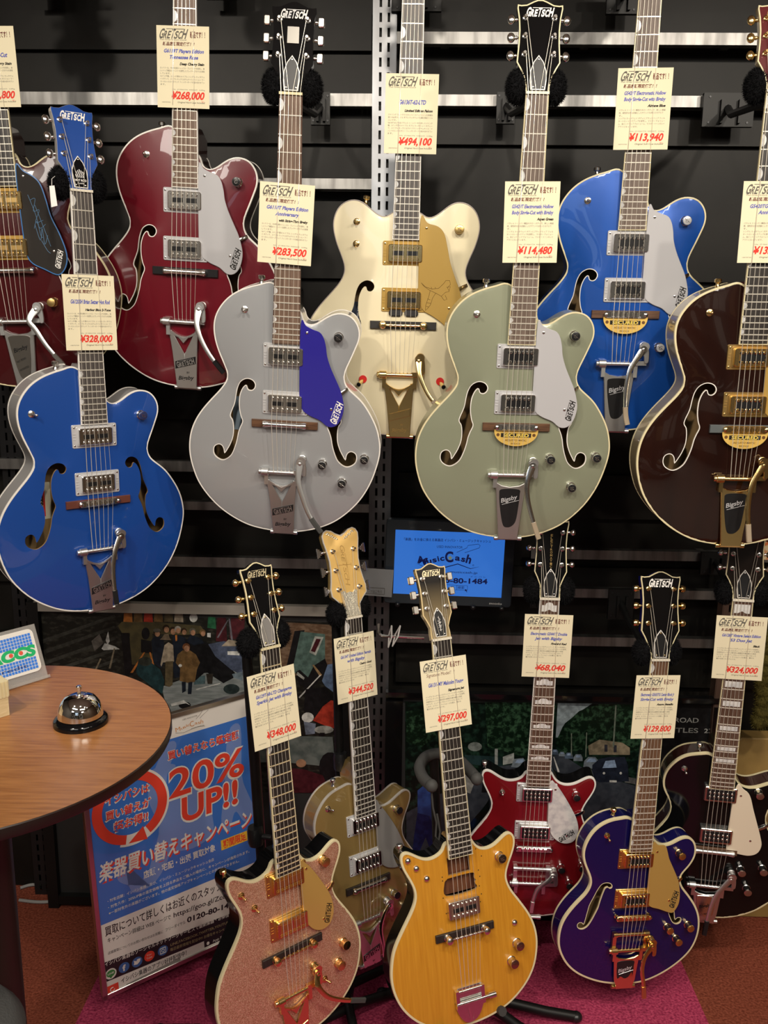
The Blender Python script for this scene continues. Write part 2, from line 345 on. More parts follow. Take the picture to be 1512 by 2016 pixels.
rail(-1.30, -0.082, 1.150, 1.172, 'dim steel rail below the one behind the silver guitar body')
rail(-1.30, -0.082, 0.996, 1.023, 'steel rail just above the crowd photo poster behind the gold headstock')
rail(-0.034, 1.30, 2.272, 2.298, 'uppermost steel rail behind the green guitar headstock tuners')
rail(-0.034, 1.30, 2.137, 2.162, 'steel rail level with the green guitar nut and its hanger plate')
rail(0.34, 1.30, 1.034, 1.059, 'steel rail right of the red guitar tuners under the brown guitar')
rail(-0.034, 1.30, 0.930, 0.954, 'steel rail level with the fleece pads of the red guitar hanger')
rail(-0.034, 0.88, 0.796, 0.821, 'lowest steel rail under the blue screen behind the price cards')
post_m = mat('slotted_post_steel', (0.33, 0.345, 0.37), 0.4, 1.0, noise=(5, (0.16, 0.16, 0.165), 0.4, 0.62, (1, 1, 0.5)))
def slotted(name, xc, z0, z1, Y, m_, label):
    mb = MB(); wd = [(-0.026, -0.0125), (-0.0065, 0.0065), (0.0125, 0.026)]
    for a, b_ in wd: mb.box((xc+(a+b_)/2, Y, (z0+z1)/2), (b_-a, 0.003, z1-z0))
    z = z0
    while z < z1:
        for c in (-0.0095, 0.0095): mb.box((xc+c, Y+0.0002, z+0.006), (0.0064, 0.0026, 0.012))
        z += 0.032
    mb.box((xc-0.0265, Y+0.018, (z0+z1)/2), (0.003, 0.036, z1-z0)); mb.box((xc+0.0265, Y+0.018, (z0+z1)/2), (0.003, 0.036, z1-z0))
    o = mb.build(name, m_, smooth=False); return tag(o, label, 'post')
slotted('slotted_upright', -0.057, 0.0, 2.80, 2.195, post_m, 'tall steel upright with rows of slots rising behind the white guitar')
slotted('slotted_upright', -1.02, 0.0, 2.0, 2.215, dark_metal, 'dark slotted upright at the far left behind the round table')
slotted('slotted_upright', 0.862, 0.45, 1.0, 2.16, mat('brown_post', (0.10, 0.06, 0.045), 0.35, 0.3), 'brown slotted upright right of the street photo beside the black guitar neck')
# ------------------------------------------------------------------ guitars
POSE = {'silver': (-0.247, 1.815, 1.420, -2.68, -8.28, 0.12), 'bluehot': (-0.657, 1.807, 1.248, 0.6, -2.7, 39.3), 'green': (0.232, 1.799, 1.422, -0.52, -5.85, 1.36),
 'cherry': (-0.463, 1.892, 1.73, -3.1, -5.0, -2.9), 'falcon': (-0.003, 1.885, 1.624, -1.0, -3.0, -0.8), 'blue2': (0.459, 1.868, 1.651, -0.3, -3.7, -3.7),
 'champ': (-0.212, 1.536, 0.382, 0, 6.3, 39.3), 'penguin': (-0.07, 1.789, 0.36, -0.3, 6.4, 35.6), 'malcolm': (0.146, 1.626, 0.363, 1.8, 10.8, 21.2),
 'redjet': (0.325, 1.866, 0.418, -0.2, -3.9, -1.5), 'azure': (0.554, 1.821, 0.273, -2.8, 1.6, 10.4), 'blackjet': (0.747, 1.86, 0.425, -0.1, -4.2, -8.4),
 'walnut': (0.686, 1.766, 1.426, 0.2, -2.4, -1.3), 'signed': (-0.827, 1.883, 1.728, 1.4, -3.4, 3.6)}
EXACT = {}
BACK = {'cherry': 1.03, 'falcon': 1.03, 'blue2': 1.03, 'signed': 0.99, 'redjet': 1.04, 'blackjet': 1.04}
class Frame:
    def __init__(s, key):
        ox, oy, oz, ro, ti, ya = EXACT.get(key, POSE[key]); s.k = BACK.get(key, 1.0)
        s.o = EYE+(np.array([ox, oy, oz])-EYE)*s.k
        ro, ti, ya = R(ro), R(ti), R(ya)
        U = np.array([math.cos(ya), math.sin(ya), 0]); N = np.array([math.sin(ya), -math.cos(ya), 0]); Z = np.array([0, 0, 1.])
        V = math.cos(ti)*Z-math.sin(ti)*N; s.n = math.cos(ti)*N+math.sin(ti)*Z
        s.u = math.cos(ro)*U+math.sin(ro)*V; s.v = -math.sin(ro)*U+math.cos(ro)*V
    def w(s, u, v, w=0.0): return s.o+(u*s.u+v*s.v+w*s.n)*s.k/1000
    def matrix(s, v0=0.0):
        M = Matrix.Identity(4); p = s.w(0, v0, 0)
        for i in range(3): M[i][0], M[i][1], M[i][2], M[i][3] = s.u[i], s.v[i], s.n[i], p[i]
        return M
HOLLOW = [(-27, 283), (-55, 280), (-77, 274), (-101, 264), (-122, 249), (-139, 228), (-148, 207), (-150, 188), (-148, 168), (-142, 146), (-133, 124), (-125, 105), (-122, 92), (-126, 79), (-139, 61), (-157, 41), (-176, 18), (-191, -6), (-201, -32), (-205, -59), (-204, -85), (-198, -112), (-187, -142), (-167, -172), (-141, -199), (-111, -220), (-77, -236), (-39, -244), (0, -247), (37, -244), (75, -234), (110, -217), (140, -192), (165, -162), (184, -126), (196, -88), (202, -52), (198, -20), (190, 4), (177, 28), (160, 52), (141, 69), (128, 80), (121, 92), (119, 105), (123, 120), (131, 139), (140, 162), (147, 182), (147, 199), (141, 214), (130, 226), (117, 231), (102, 232), (86, 227), (72, 218), (59, 209), (46, 205), (37, 208), (30, 217), (27, 230)]
FALC = [(-27, 229), (-34, 223), (-45, 218), (-57, 221), (-73, 232), (-88, 244), (-103, 250), (-120, 249), (-135, 241), (-146, 227), (-152, 207), (-151, 188), (-144, 162), (-134, 138), (-127, 116), (-129, 100), (-139, 82), (-157, 61), (-179, 36), (-200, 5), (-211, -28), (-215, -62), (-212, -96), (-203, -128), (-187, -158), (-163, -187), (-132, -210), (-95, -227), (-50, -236), (0, -238)]
FALC = FALC + [(-x, y) for x, y in FALC[-2::-1]]
JETD = [(-27, 196), (-32, 185), (-41, 177), (-54, 172), (-69, 171), (-84, 177), (-99, 187), (-112, 195), (-121, 196), (-128, 190), (-129, 179), (-125, 161), (-115, 140), (-106, 119), (-103, 101), (-107, 84), (-117, 66), (-132, 44), (-148, 20), (-161, -4), (-168, -31), (-171, -58), (-168, -86), (-158, -116), (-142, -142), (-119, -166), (-90, -185), (-57, -197), (-20, -202), (18, -202), (57, -196), (90, -185), (118, -168), (142, -146), (159, -120), (168, -92), (172, -62), (168, -30), (156, 1), (136, 34), (118, 62), (110, 82), (109, 98), (117, 119), (127, 138), (135, 158), (135, 176), (127, 187), (117, 187), (103, 179), (87, 169), (71, 165), (55, 167), (44, 176), (36, 187), (28, 198)]
JETS = [(-27, 246), (-44, 246), (-62, 243), (-80, 238), (-97, 227), (-109, 214), (-119, 199), (-125, 183), (-127, 166), (-125, 149), (-118, 133), (-109, 117), (-104, 101), (-104, 86), (-109, 69), (-119, 51), (-133, 30), (-149, 6), (-161, -18), (-169, -45), (-170, -74), (-164, -102), (-152, -129), (-133, -154), (-107, -174), (-76, -188), (-40, -195), (0, -196), (40, -193), (72, -184), (102, -169), (128, -149), (148, -124), (162, -96), (169, -66), (168, -36), (158, -4), (143, 24), (126, 50), (112, 74), (108, 92), (111, 110), (119, 129), (130, 149), (137, 168), (136, 180), (128, 188), (117, 189), (104, 184), (90, 177), (74, 170), (60, 168), (47, 171), (38, 180), (30, 192), (27, 205)]
AZJR = [(-27, 244), (-47, 244), (-69, 241), (-90, 233), (-109, 219), (-123, 199), (-132, 175), (-133, 152), (-126, 129), (-116, 109), (-109, 91), (-109, 75), (-119, 55), (-136, 36), (-154, 13), (-168, -13), (-174, -43), (-172, -75), (-161, -103), (-144, -128), (-119, -150), (-87, -167), (-52, -179), (-15, -185), (20, -187), (53, -183), (84, -172), (116, -154), (145, -131), (166, -106), (177, -79), (181, -48), (176, -15), (163, 13), (143, 40), (125, 61), (117, 77), (117, 91), (125, 103), (137, 118), (147, 140), (147, 163), (138, 182), (122, 191), (103, 187), (85, 177), (67, 172), (52, 176), (42, 185), (31, 196), (27, 208)]
FHOLE = [(-78, 71), (-75, 68), (-69, 68), (-64, 73), (-63, 80), (-68, 87), (-77, 90), (-86, 88), (-95, 81), (-101, 68), (-104, 53), (-107, 35), (-116, 10), (-111, -1), (-109, -16), (-110, -34), (-115, -50), (-121, -62), (-129, -74), (-131, -64), (-135, -57), (-142, -55), (-150, -60), (-152, -70), (-149, -79), (-141, -85), (-132, -87), (-123, -83), (-113, -73), (-106, -57), (-101, -40), (-98, -24), (-94, -12), (-89, 1), (-93, 14), (-96, 33), (-95, 54), (-90, 69), (-84, 77), (-80, 77)]
FHAZ = [(-66, 74), (-60, 70), (-56, 74), (-60, 81), (-70, 83), (-80, 79), (-88, 66), (-95, 49), (-104, 28), (-107, 14), (-112, -14), (-115, -23), (-120, -18), (-127, -18), (-130, -23), (-127, -30), (-118, -32), (-108, -26), (-100, -13), (-93, 3), (-86, 21), (-84, 31), (-81, 45), (-77, 60), (-73, 71)]
PGH = [(29, 209), (40, 205), (54, 199), (68, 194), (76, 183), (81, 166), (84, 147), (92, 124), (104, 99), (113, 80), (120, 57), (122, 40), (118, 20), (110, 6), (99, 0), (87, 2), (73, 13), (53, 21), (38, 31), (32, 45), (29, 70)]
PGF = [(29, 214), (44, 206), (66, 200), (79, 186), (87, 158), (94, 129), (107, 95), (117, 71), (121, 48), (117, 22), (106, 4), (94, -4), (80, 8), (60, 21), (42, 31), (33, 47), (29, 70)]
PGJ = [(28, 177), (43, 170), (58, 150), (76, 120), (94, 85), (101, 56), (98, 34), (87, 19), (68, 16), (50, 25), (37, 42), (31, 62), (28, 84)]
PGB = [(31, 171), (50, 169), (64, 155), (76, 118), (88, 82), (99, 48), (103, 26), (96, 6), (78, -3), (52, -1), (27, 3)]
PGA = [(29, 181), (44, 180), (61, 178), (68, 164), (75, 144), (90, 116), (105, 85), (112, 53), (112, 28), (103, 9), (94, 5), (64, 16), (37, 27), (29, 60)]
TOPS = {}
def top_geo(key, outline, holes, h, step=6.0):
    if key in TOPS: return TOPS[key]
    O = resample(spline(outline), step)
    for _ in range(2): O = 0.5*O+0.25*(np.roll(O, 1, 0)+np.roll(O, -1, 0))
    if area(O) < 0: O = O[::-1]
    Hs = [resample(spline(q, True, 4), 3.0) for q in holes]
    Hs = [q if area(q) > 0 else q[::-1] for q in Hs]
    g = 9.0; xs = np.arange(O[:, 0].min(), O[:, 0].max(), g); ys = np.arange(O[:, 1].min(), O[:, 1].max(), g*0.866)
    P = np.array([(x+(g/2 if j % 2 else 0), y) for j, y in enumerate(ys) for x in xs])
    P = P[inside(O, P)]; P = P[mindist(O, P) > 4.5]
    for q in Hs: P = P[~inside(q, P)]; P = P[mindist(q, P) > 2.5]
    inner = offset(O, -2.4)
    A = [O, inner]+Hs+[P]; V = np.concatenate(A); E_ = []; o = 0
    for q in [O]: E_ += [(o+i, o+(i+1) % len(q)) for i in range(len(q))]
    o = len(O)+len(inner); hs = []
    for q in Hs: E_ += [(o+i, o+(i+1) % len(q)) for i in range(len(q))]; hs.append((o, len(q))); o += len(q)
    r = delaunay_2d_cdt([Vector(p) for p in V], E_, [], 0, 1e-5)
    V2 = np.array([v[:] for v in r[0]]); F = [tuple(f) for f in r[2]]
    C = np.array([V2[list(f)].mean(0) for f in F]); ok = inside(O, C)
    for q in Hs: ok &= ~inside(q, C)
    F = [f for f, k in zip(F, ok) if k]
    F = [f if area(V2[list(f)]) > 0 else f[::-1] for f in F]
    n = len(V2); L = np.zeros((n, n))
    for f in F:
        for a, b_ in ((0, 1), (1, 2), (2, 0)): L[f[a], f[b_]] = L[f[b_], f[a]] = 1
    used = L.sum(1) > 0; bd = np.zeros(n, bool)
    D = np.array([np.hypot(V2[:, 0]-p[0], V2[:, 1]-p[1]).argmin() for p in O]); bd[D] = True
    A_ = np.diag(L.sum(1))-L; rhs = np.ones(n); A_[bd] = 0; A_[bd, bd] = 1; rhs[bd] = 0; A_[~used] = 0; A_[~used, ~used] = 1; rhs[~used] = 0
    # uniform weights need the local cell area: denser spots get a smaller load
    ar = np.zeros(n)
    for f in F:
        a = abs(area(V2[list(f)]))/3
        for i in f: ar[i] += a
    rhs = np.where(bd | ~used, 0, ar); z = np.linalg.solve(A_, rhs); z /= z.max(); z = h*(1-(1-np.clip(z, 0, 1))**1.7)
    for _ in range(3):
        zz = (L @ z)/np.maximum(L.sum(1), 1); z = np.where(bd, 0, 0.5*z+0.5*zz)
    hl = [[int(np.hypot(V2[:, 0]-p[0], V2[:, 1]-p[1]).argmin()) for p in q] for q in Hs]
    TOPS[key] = (O, np.c_[V2, z], F, hl); return TOPS[key]
def strip(parent, name, rings, closed, m_):
    n = len(rings[0]); V = np.concatenate(rings); F = []
    for k in range(len(rings)-1):
        for i in range(n if closed else n-1): j = (i+1) % n; F.append((k*n+i, k*n+j, (k+1)*n+j, (k+1)*n+i))
    return MB().add(V, F)
class Guitar:
    def __init__(g, key, name, label, **c):
        g.key = key; g.c = c; g.F = Frame(key); g.S = c.get('S', 625); g.v0 = c.get('v0', -245)
        g.root = empty(name, label, 'guitar', M=g.F.matrix(g.v0)); g.h = c.get('arch', 15.0)
        g.wn = 8.0; g.wb = 18.0; g.ws = c.get('ws', 30.0)
        g.sur = None
    def obj(g, name, mb, mats, parent=None, smooth=True, ang=38, label=None):
        k = g.F.k/1000; mb.v = [(x*k, (y-g.v0)*k, z*k) for x, y, z in mb.v]
        o = mb.build(name, mats, parent or g.root, smooth, ang)
        if label: o['label'] = label
        return o
    def z(g, u, v):
        V = g.top[1]; d = np.hypot(V[:, 0]-u, V[:, 1]-v); i = d.argsort()[:3]; return float((V[i, 2]/(d[i]+1)).sum()/(1/(d[i]+1)).sum())
    def board(g, v): return g.wn+(g.wb-g.wn)*(g.S-v)/(g.S-170)
    def bw(g, v): return 43+(56-43)*(g.S-v)/(g.S-170)
    def sw(g, v): return (g.wn+2)+(g.ws-g.wn-2)*(g.S-v)/g.S
    # ---- body
    def body(g, shape, outline, holes, depth, top_m, side_m, bind_m, bw=2.4, back_bind=None, inner=True, fbind=None):
        g.top = top_geo(shape, outline, holes, g.h); O, V, F, hl = g.top; g.depth = depth; n = len(O)
        mb = MB().add(V, F, 0)
        Oz = np.c_[O, np.zeros(n)]; rings = [np.c_[O, np.full(n, -depth)], np.c_[O, np.full(n, -depth*0.5)], Oz]
        s = strip(g, '', rings, True, None); mb.add(s.v, s.f, 1); mb.add(rings[0][::-1], [tuple(range(n))], 1)
        for q in hl:                                                 # thickness of the plate round each opening
            P = V[q]; Q = P.copy(); Q[:, 2] -= 4.5; m_ = len(q)
            mb.add(np.r_[P, Q], [(i, (i+1) % m_, m_+(i+1) % m_, m_+i)[::-1] for i in range(m_)], 2)
        body = g.obj('body', mb, [top_m, side_m, maple])
        def ring(z, b_):
            prof = [(-b_, 0.9), (-b_*0.5, 1.1), (0.3, 0.8), (0.6, 0.0), (0.5, -b_*1.6), (-0.6, -b_*1.6)]
            return [np.c_[offset(O, a), np.full(n, z+h)] for a, h in prof]
        b1 = strip(g, '', ring(0, bw)[::-1], True, None); g.obj('binding', b1, bind_m)
        if back_bind:
            b2 = strip(g, '', [np.c_[offset(O, a), np.full(n, -depth+h)] for a, h in ((-2, -0.8), (0.5, -0.8), (0.7, 0), (0.6, 4.5), (-0.5, 4.5))], True, None)
            g.obj('back_binding', b2, back_bind)
        if holes and inner:
            g.obj('inner_back', MB().prism(offset(O, -3), -depth+3, -depth+6), maple)
        if fbind:
            for q in hl:
                P = V[q]; m_ = len(q); o2 = np.c_[offset(P[:, :2], 1.5), P[:, 2]+0.25]; i2 = np.c_[offset(P[:, :2], -0.15), P[:, 2]+0.25]; lo = i2.copy(); lo[:, 2] -= 3
                g.obj('f_hole_binding', strip(g, '', [o2, i2, lo], True, None), fbind)
        return body
    # ---- neck, fretboard, frets, inlays, nut
    def neck(g, neck_m, board_m, bind_m, inlay='thumb', nfrets=22, fret_m=None, inlay_m=None, heel=True, nut_m=None, v_body=235):
        S = g.S; c = g.c; fret_m = fret_m or fretm; inlay_m = inlay_m or pearl
        ve = S/2**(nfrets/12)-7; V = []; F = []; vs = np.linspace(S, 190, 14); K = 9
        for v in vs:
            w2 = g.bw(v)/2-0.5; zt = g.board(v)-5.5; dp = 17+5*(S-v)/(S-190)
            for k in range(K+1): q = math.pi*k/K; V.append((w2*math.cos(q), v, zt-dp*math.sin(q)**0.85))
        for i in range(len(vs)-1):
            for k in range(K): F.append((i*(K+1)+k, (i+1)*(K+1)+k, (i+1)*(K+1)+k+1, i*(K+1)+k+1))
            F.append((i*(K+1)+K, (i+1)*(K+1)+K, (i+1)*(K+1), i*(K+1)))
        mb = MB().add(V, F)
        if heel:
            top = [(-25, 190), (25, 190), (25, v_body+30), (14, v_body+52), (-14, v_body+52), (-25, v_body+30)]
            mb.prism(top, -g.depth+2, g.board(210)-6, 0)
        g.obj('neck', mb, neck_m)
        a = [(-g.bw(S)/2, S), (g.bw(S)/2, S), (g.bw(ve)/2, ve), (-g.bw(ve)/2, ve)]
        mb = MB(); rows = [S, ve]; prof = [(-1, -6), (-1, -0.8), (-0.6, -0.15), (0, 0.0), (0.6, -0.15), (1, -0.8), (1, -6)]; V = []
        for v in rows:
            for x, z in prof: V.append((x*(g.bw(v)/2-1.9), v, g.board(v)+z))
        n = len(prof); F = [(i, n+i, n+i+1, i+1) for i in range(n-1)]+[(n-1, 2*n-1, n, 0), tuple(range(n))[::-1], tuple(range(n, 2*n))]
        fb = g.obj('fretboard', mb.add(V, F), board_m)
        mb = MB()
        for s in (-1, 1):
            V = []
            for v in rows:
                x = g.bw(v)/2; z = g.board(v)
                for dx, dz in ((-1.95, -6.2), (0, -6.2), (0, -1.2), (-0.6, -0.6), (-1.95, -0.55)): V.append((s*(x+dx), v, z+dz))
            F = [(i, 5+i, 5+(i+1) % 5, (i+1) % 5) for i in range(5)]; mb.add(V, F if s > 0 else [f[::-1] for f in F])
        v = ve; mb.box((0, ve-0.9, g.board(ve)-3.3), (g.bw(ve), 1.8, 5.6)); g.obj('fretboard_binding', mb, bind_m, smooth=False)
        for k in range(1, nfrets+1):
            v = S/2**(k/12); x = g.bw(v)/2-0.4; z = g.board(v); q = MB()
            sec = [(-1.25, 0), (-0.8, 0.9), (0.8, 0.9), (1.25, 0)]; V = []
            for xx, dz in ((-x, -0.75), (-0.6*x, -0.1), (0, 0.05), (0.6*x, -0.1), (x, -0.75)):
                for dv, h in sec: V.append((xx, v+dv, z+dz+h))
            F = [(i*4+j, (i+1)*4+j, (i+1)*4+j+1, i*4+j+1) for i in range(4) for j in range(3)]
            g.obj('fret', q.add(V, F), fret_m, fb)
        for k in (1, 3, 5, 7, 9, 12, 15, 17, 19, 21):
            if inlay in ('block', 'hump') and k > 17: continue
            if k > nfrets: continue
            va, vb = S/2**((k-1)/12), S/2**(k/12); vm = (va+vb)/2; L = va-vb; z = g.board(vm)+0.12; q = MB()
            if inlay == 'thumb':
                x = -g.bw(vm)/2+1.2; ry = min(11, L*0.40); pts = [(x, vm-ry)]+[(x+min(8.5, 5+ry*0.3)*math.cos(t), vm+ry*math.sin(t)) for t in np.linspace(-1.5, 1.5, 9)]+[(x, vm+ry)]
                q.prism(pts, z-0.9, z-0.30)
            else:
                x = g.bw(vm)/2*0.74; hy = L*0.29
                if inlay == 'block': pts = [(-x, vm-hy), (x, vm-hy), (x, vm+hy), (-x, vm+hy)]
                else: pts = [(-x, vm-hy), (x, vm-hy), (x, vm+hy*0.45), (x*0.55, vm+hy*0.45), (x*0.42, vm+hy*0.95), (0, vm+hy*1.15), (-x*0.42, vm+hy*0.95), (-x*0.55, vm+hy*0.45), (-x, vm+hy*0.45)]
                q.prism(pts, z-0.8, z)
            g.obj('inlay', q, inlay_m, fb, smooth=False)
        g.obj('nut', MB().box((0, S+2.2, g.wn-1), (43.5, 4.6, 7.5)), nut_m or bone, smooth=False)
    # ---- headstock (tilted back about the nut)
    def hx(g, ang=12):
        a = R(ang); S = g.S; w0 = g.wn-2
        return lambda p: np.array([p[0], S+4+p[1]*math.cos(a)+p[2]*math.sin(a), w0-p[1]*math.sin(a)+p[2]*math.cos(a)])
    def head(g, face_m, side_m, bind_m=None, sx=1.0, sy=1.0, button_m=None, post_m=None, cover_m=None, cover_edge=None, logo_m=None, special=None, button='oval', tuners=True, logo_text=True, plate=False):
        X = g.hx(); button_m = button_m or chrome; post_m = post_m or button_m
        half = [(21.6, -2), (21.8, 10), (24.5, 24), (32, 40), (39, 52), (38, 66), (36.5, 86), (36, 108), (37.5, 130), (40.5, 147), (40, 153), (34, 152), (24, 153), (12, 159), (4, 162)]
        if special: half = special; sx = sy = 1
        P = [(a*(sx if b > 20 else 1), b*sy if b > 20 else b) for a, b in half]; P = P+[(-a, b) for a, b in P[::-1]]; P = np.array(P)
        if area(P) < 0: P = P[::-1]
        hd = g.obj('headstock', MB().prism(P, -14, 0, 0.4, 1, 0).xf(X), [face_m, side_m])
        if bind_m:
            n = len(P); rings = [np.c_[offset(P, a), np.full(n, h)] for a, h in ((-1.9, 0.15), (0.35, 0.1), (0.35, -3.2))]
            g.obj('headstock_binding', strip(g, '', rings[::-1], True, None).xf(X), bind_m, hd, smooth=False)
        cb = MB().prism(np.array([(-13, 3), (13, 3), (15, 20), (14.5, 36), (9, 52), (0, 64), (-9, 52), (-14.5, 36), (-15, 20)])*np.array([sx**0.5, 1]), 0, 2.2, 0.5).xf(X)
        if not special:
            cv = g.obj('truss_rod_cover', cb, cover_m or black_plastic, hd)
            if cover_edge:
                Q = np.array([(-13, 3), (13, 3), (15, 20), (14.5, 36), (9, 52), (0, 64), (-9, 52), (-14.5, 36), (-15, 20)])*np.array([sx**0.5, 1]); n = len(Q)
                g.obj('cover_edge', strip(g, '', [np.c_[offset(Q, -1.2), np.full(n, 2.35)], np.c_[offset(Q, 0.3), np.full(n, 2.2)], np.c_[offset(Q, 0.3), np.full(n, 0.4)]][::-1], True, None).xf(X), cover_edge, cv, smooth=False)
            for x, y in ((0, 57), (-9, 8), (9, 8)): g.obj('cover_screw', MB().lathe([(1.6, 2.2), (1.6, 3.0), (0.8, 3.3)], (x*sx**0.5, y, 0), n=8).xf(X), post_m, cv)
            g.cover = cv
        if logo_m and logo_text:
            q = MB(); logo(q, 0, 141*sy, 0.35, 50*sx, 0, 0, 0.045); g.obj('headstock_logo', q.xf(X), logo_m, hd, smooth=False)
        if plate:
            q = MB().rbox(-11, 11, 88*sy, 118*sy, 0, 1.2, 1, 0.3); g.obj('name_plate', q.xf(X), mat('dark_nickel', (0.25, 0.24, 0.22), 0.3, 0.9), hd)
        g.pegs = []
        ys = (66, 98, 130) if not special else (64, 107, 150)
        px = 26*sx if not special else 27
        for s in (-1, 1):
            for y in ys:
                x = s*px; yy = y*sy; g.pegs.append((x, yy))
                if not tuners: continue
                hw = np.interp(yy, [b for a, b in P[:len(P)//2]], [a for a, b in P[:len(P)//2]]) if False else (37*sx if not special else (40 if y < 120 else 44))
                t = g.obj('tuning_machine', MB().lathe([(5.4, 0), (5.4, 1.6), (4.2, 2.4), (3.1, 2.6), (3.1, 6), (2.5, 7.5), (3.2, 9.5), (2.6, 11)], (x, yy, 0), n=12).lathe([(2.2, 0), (2.2, 9)], (s*(hw-6), yy, -8), (s, 0, 0), n=8).lathe([(3.4, 8), (3.6, 10), (2.6, 13)], (s*(hw-6), yy, -8), (s, 0, 0), n=10).xf(X), post_m, hd)
                bx = s*(hw+13)
                if button == 'oval': q = MB().ell((bx, yy, -8), (7.5, 9.5, 5.0), 12, 8)
                elif button == 'round': q = MB().ell((bx, yy, -8), (7.0, 7.6, 6.6), 12, 8)
                elif button == 'knurl': q = MB().lathe([(3, -6), (7.5, -5), (8.5, -1), (8.0, 3), (6, 6)], (bx, yy, -8), (s, 0, 0), n=14)
                elif button == 'step': q = MB().prism(np.array([(-6, -5), (-2, -5), (-2, -9), (2, -9), (2, -11), (6, -11), (6, 11), (2, 11), (2, 9), (-2, 9), (-2, 5), (-6, 5)])*np.array([s, 1])+np.array([bx, yy]), -10.5, -5.5, 0.8)
                else: q = MB().prism(np.array(rrect(-6, 6, -8.5, 8.5, 3))+np.array([bx, yy]), -12, -4, 1.5)
                g.obj('tuner_button', q.xf(X), button_m, t)
        g.head_obj = hd
    # ---- strings
    def strings(g, vbar, wbar, tag_v=None, bar2=None):
        wbar = max(wbar, g.z(0, vbar)+8.5+4)
        S = g.S; X = g.hx()
        order = [2, 1, 0, 3, 4, 5]; rad = [0.62, 0.52, 0.45, 0.36, 0.32, 0.30]
        pegs = [(0, 0), (0, 1), (0, 2), (1, 2), (1, 1), (1, 0)]
        for i in range(6):
            xn = (i-2.5)*7.1; xb = (i-2.5)*10.4; P = []
            s, k = pegs[i]; px, py = g.pegs[s*3+k]
            P.append(X(np.array([px*0.9, py, 4.5]))); P.append((xn, S+3.5, g.wn+2.6))
            def pt(v, dz=0): t = (S-v)/S; return (xn+(xb-xn)*t, v, g.sw(v)+dz)
            if tag_v and i in (0, 5):
                P += [pt(tag_v[1]+4), pt(tag_v[1], 3.0), pt(tag_v[0], 3.0), pt(tag_v[0]-4)]
            P.append(pt(0, 0.3))
            if bar2: P.append((xb*0.92, bar2[0], bar2[1])); 
            P.append((xb*0.80, vbar, wbar))
            g.obj('string', MB().tube(P, rad[i]*1.08, 5), steelm)
    # ---- electrics and trim
    def pickup(g, v, style, ring_m, cover_m, insert_m=None, u=0, ringless=False, ring_w=(94, 49)):
        z = g.z(0, v)-0.3; top = min(g.sw(v)-3.2, z+13); rw, rh = ring_w
        if ringless: p = g.obj('pickup', MB().rbox(u-36, u+36, v-19, v+19, z-4, top, 4, 1.4), cover_m)
        else:
            q = MB().rbox(u-rw/2, u+rw/2, v-rh/2, v+rh/2, z-3, z+2.6, 3, 0.8).rbox(u-38.5, u+38.5, v-20.5, v+20.5, z, z+4.2, 3, 0.8)
            for k in (-7, 0, 7):
                for sx_ in (-1, 1): q.box((u+sx_*(rw/2-4.5), v+k*0.8, z+2.8), (6.0, 2.2, 0.8))
            p = g.obj('pickup_ring', q, ring_m)
        if not ringless:
            cv = g.obj('pickup_cover', MB().rbox(u-35, u+35, v-17.5, v+17.5, z, top, 4, 1.2), cover_m, p)
            for sx_ in (-1, 1):
                for sy_ in (-1, 1): g.obj('ring_screw', MB().lathe([(2, 2.5), (2, 3.4), (1, 3.8)], (u+sx_*(rw/2-4.5), v+sy_*(rh/2-5.5), z), n=8), cover_m, p)
        else: cv = p
        z1 = top
        def cut(q): g.obj('pickup_insert', q, insert_m or black_plastic, cv, smooth=False)
        if style == 'hs':
            q = MB()
            for sx_ in (-1, 1): q.box((u+sx_*14.5, v, z1), (23, 9, 0.8))
            cut(q); pos = [(u+(k-2.5)*10, v+s*11.5) for k in range(6) for s in (-1, 1)]
            q = MB().rbox(u-33, u+33, v-16, v+16, z1-0.2, z1+0.15, 3, 0.1)
        elif style == 'black':
            q = MB().prism([(u-25, v-11.5), (u+25, v-11.5), (u+27, v-8), (u+22.5, v-4), (u+25, v), (u+22.5, v+4), (u+27, v+8), (u+25, v+11.5), (u-25, v+11.5), (u-27, v+8), (u-22.5, v+4), (u-25, v), (u-22.5, v-4), (u-27, v-8)], z1-0.5, z1+0.4); cut(q)
            q = MB()
            for k in range(6): q.box((u+(k-2.5)*8.4, v, z1+0.35), (1.2, 15, 0.6))
            g.obj('pickup_bar', q, dark_metal, cv, smooth=False); pos = [(u+(k-2.5)*8.4, v+s*9.4) for k in range(6) for s in (-1, 1)]
        elif style == 'bars':
            q = MB().box((u-15, v+2, z1), (25, 13, 0.8)).box((u+15, v+2, z1), (25, 13, 0.8)); cut(q); pos = []
            q = MB()
            for dv in (-13, -9.5): q.box((u, v+dv, z1+0.5), (62, 1.6, 1.2))
            for dv in (11, 14): q.box((u, v+dv, z1+0.5), (62, 1.4, 1.2))
            g.obj('pickup_bar', q, cover_m, cv, smooth=False)
        else:                                                        # single coil with a black face
            cut(MB().rbox(u-31, u+31, v-14, v+14, z1-0.5, z1+0.6, 2, 0.2)); pos = [(u+(k-2.5)*9.6, v+s*5) for k in range(6) for s in (-1, 1)]
        for x, y in pos: g.obj('pole_screw', MB().lathe([(3.0, 0), (3.0, 1.6), (2.0, 2.4)], (x, y, z1), n=10), cover_m, cv)
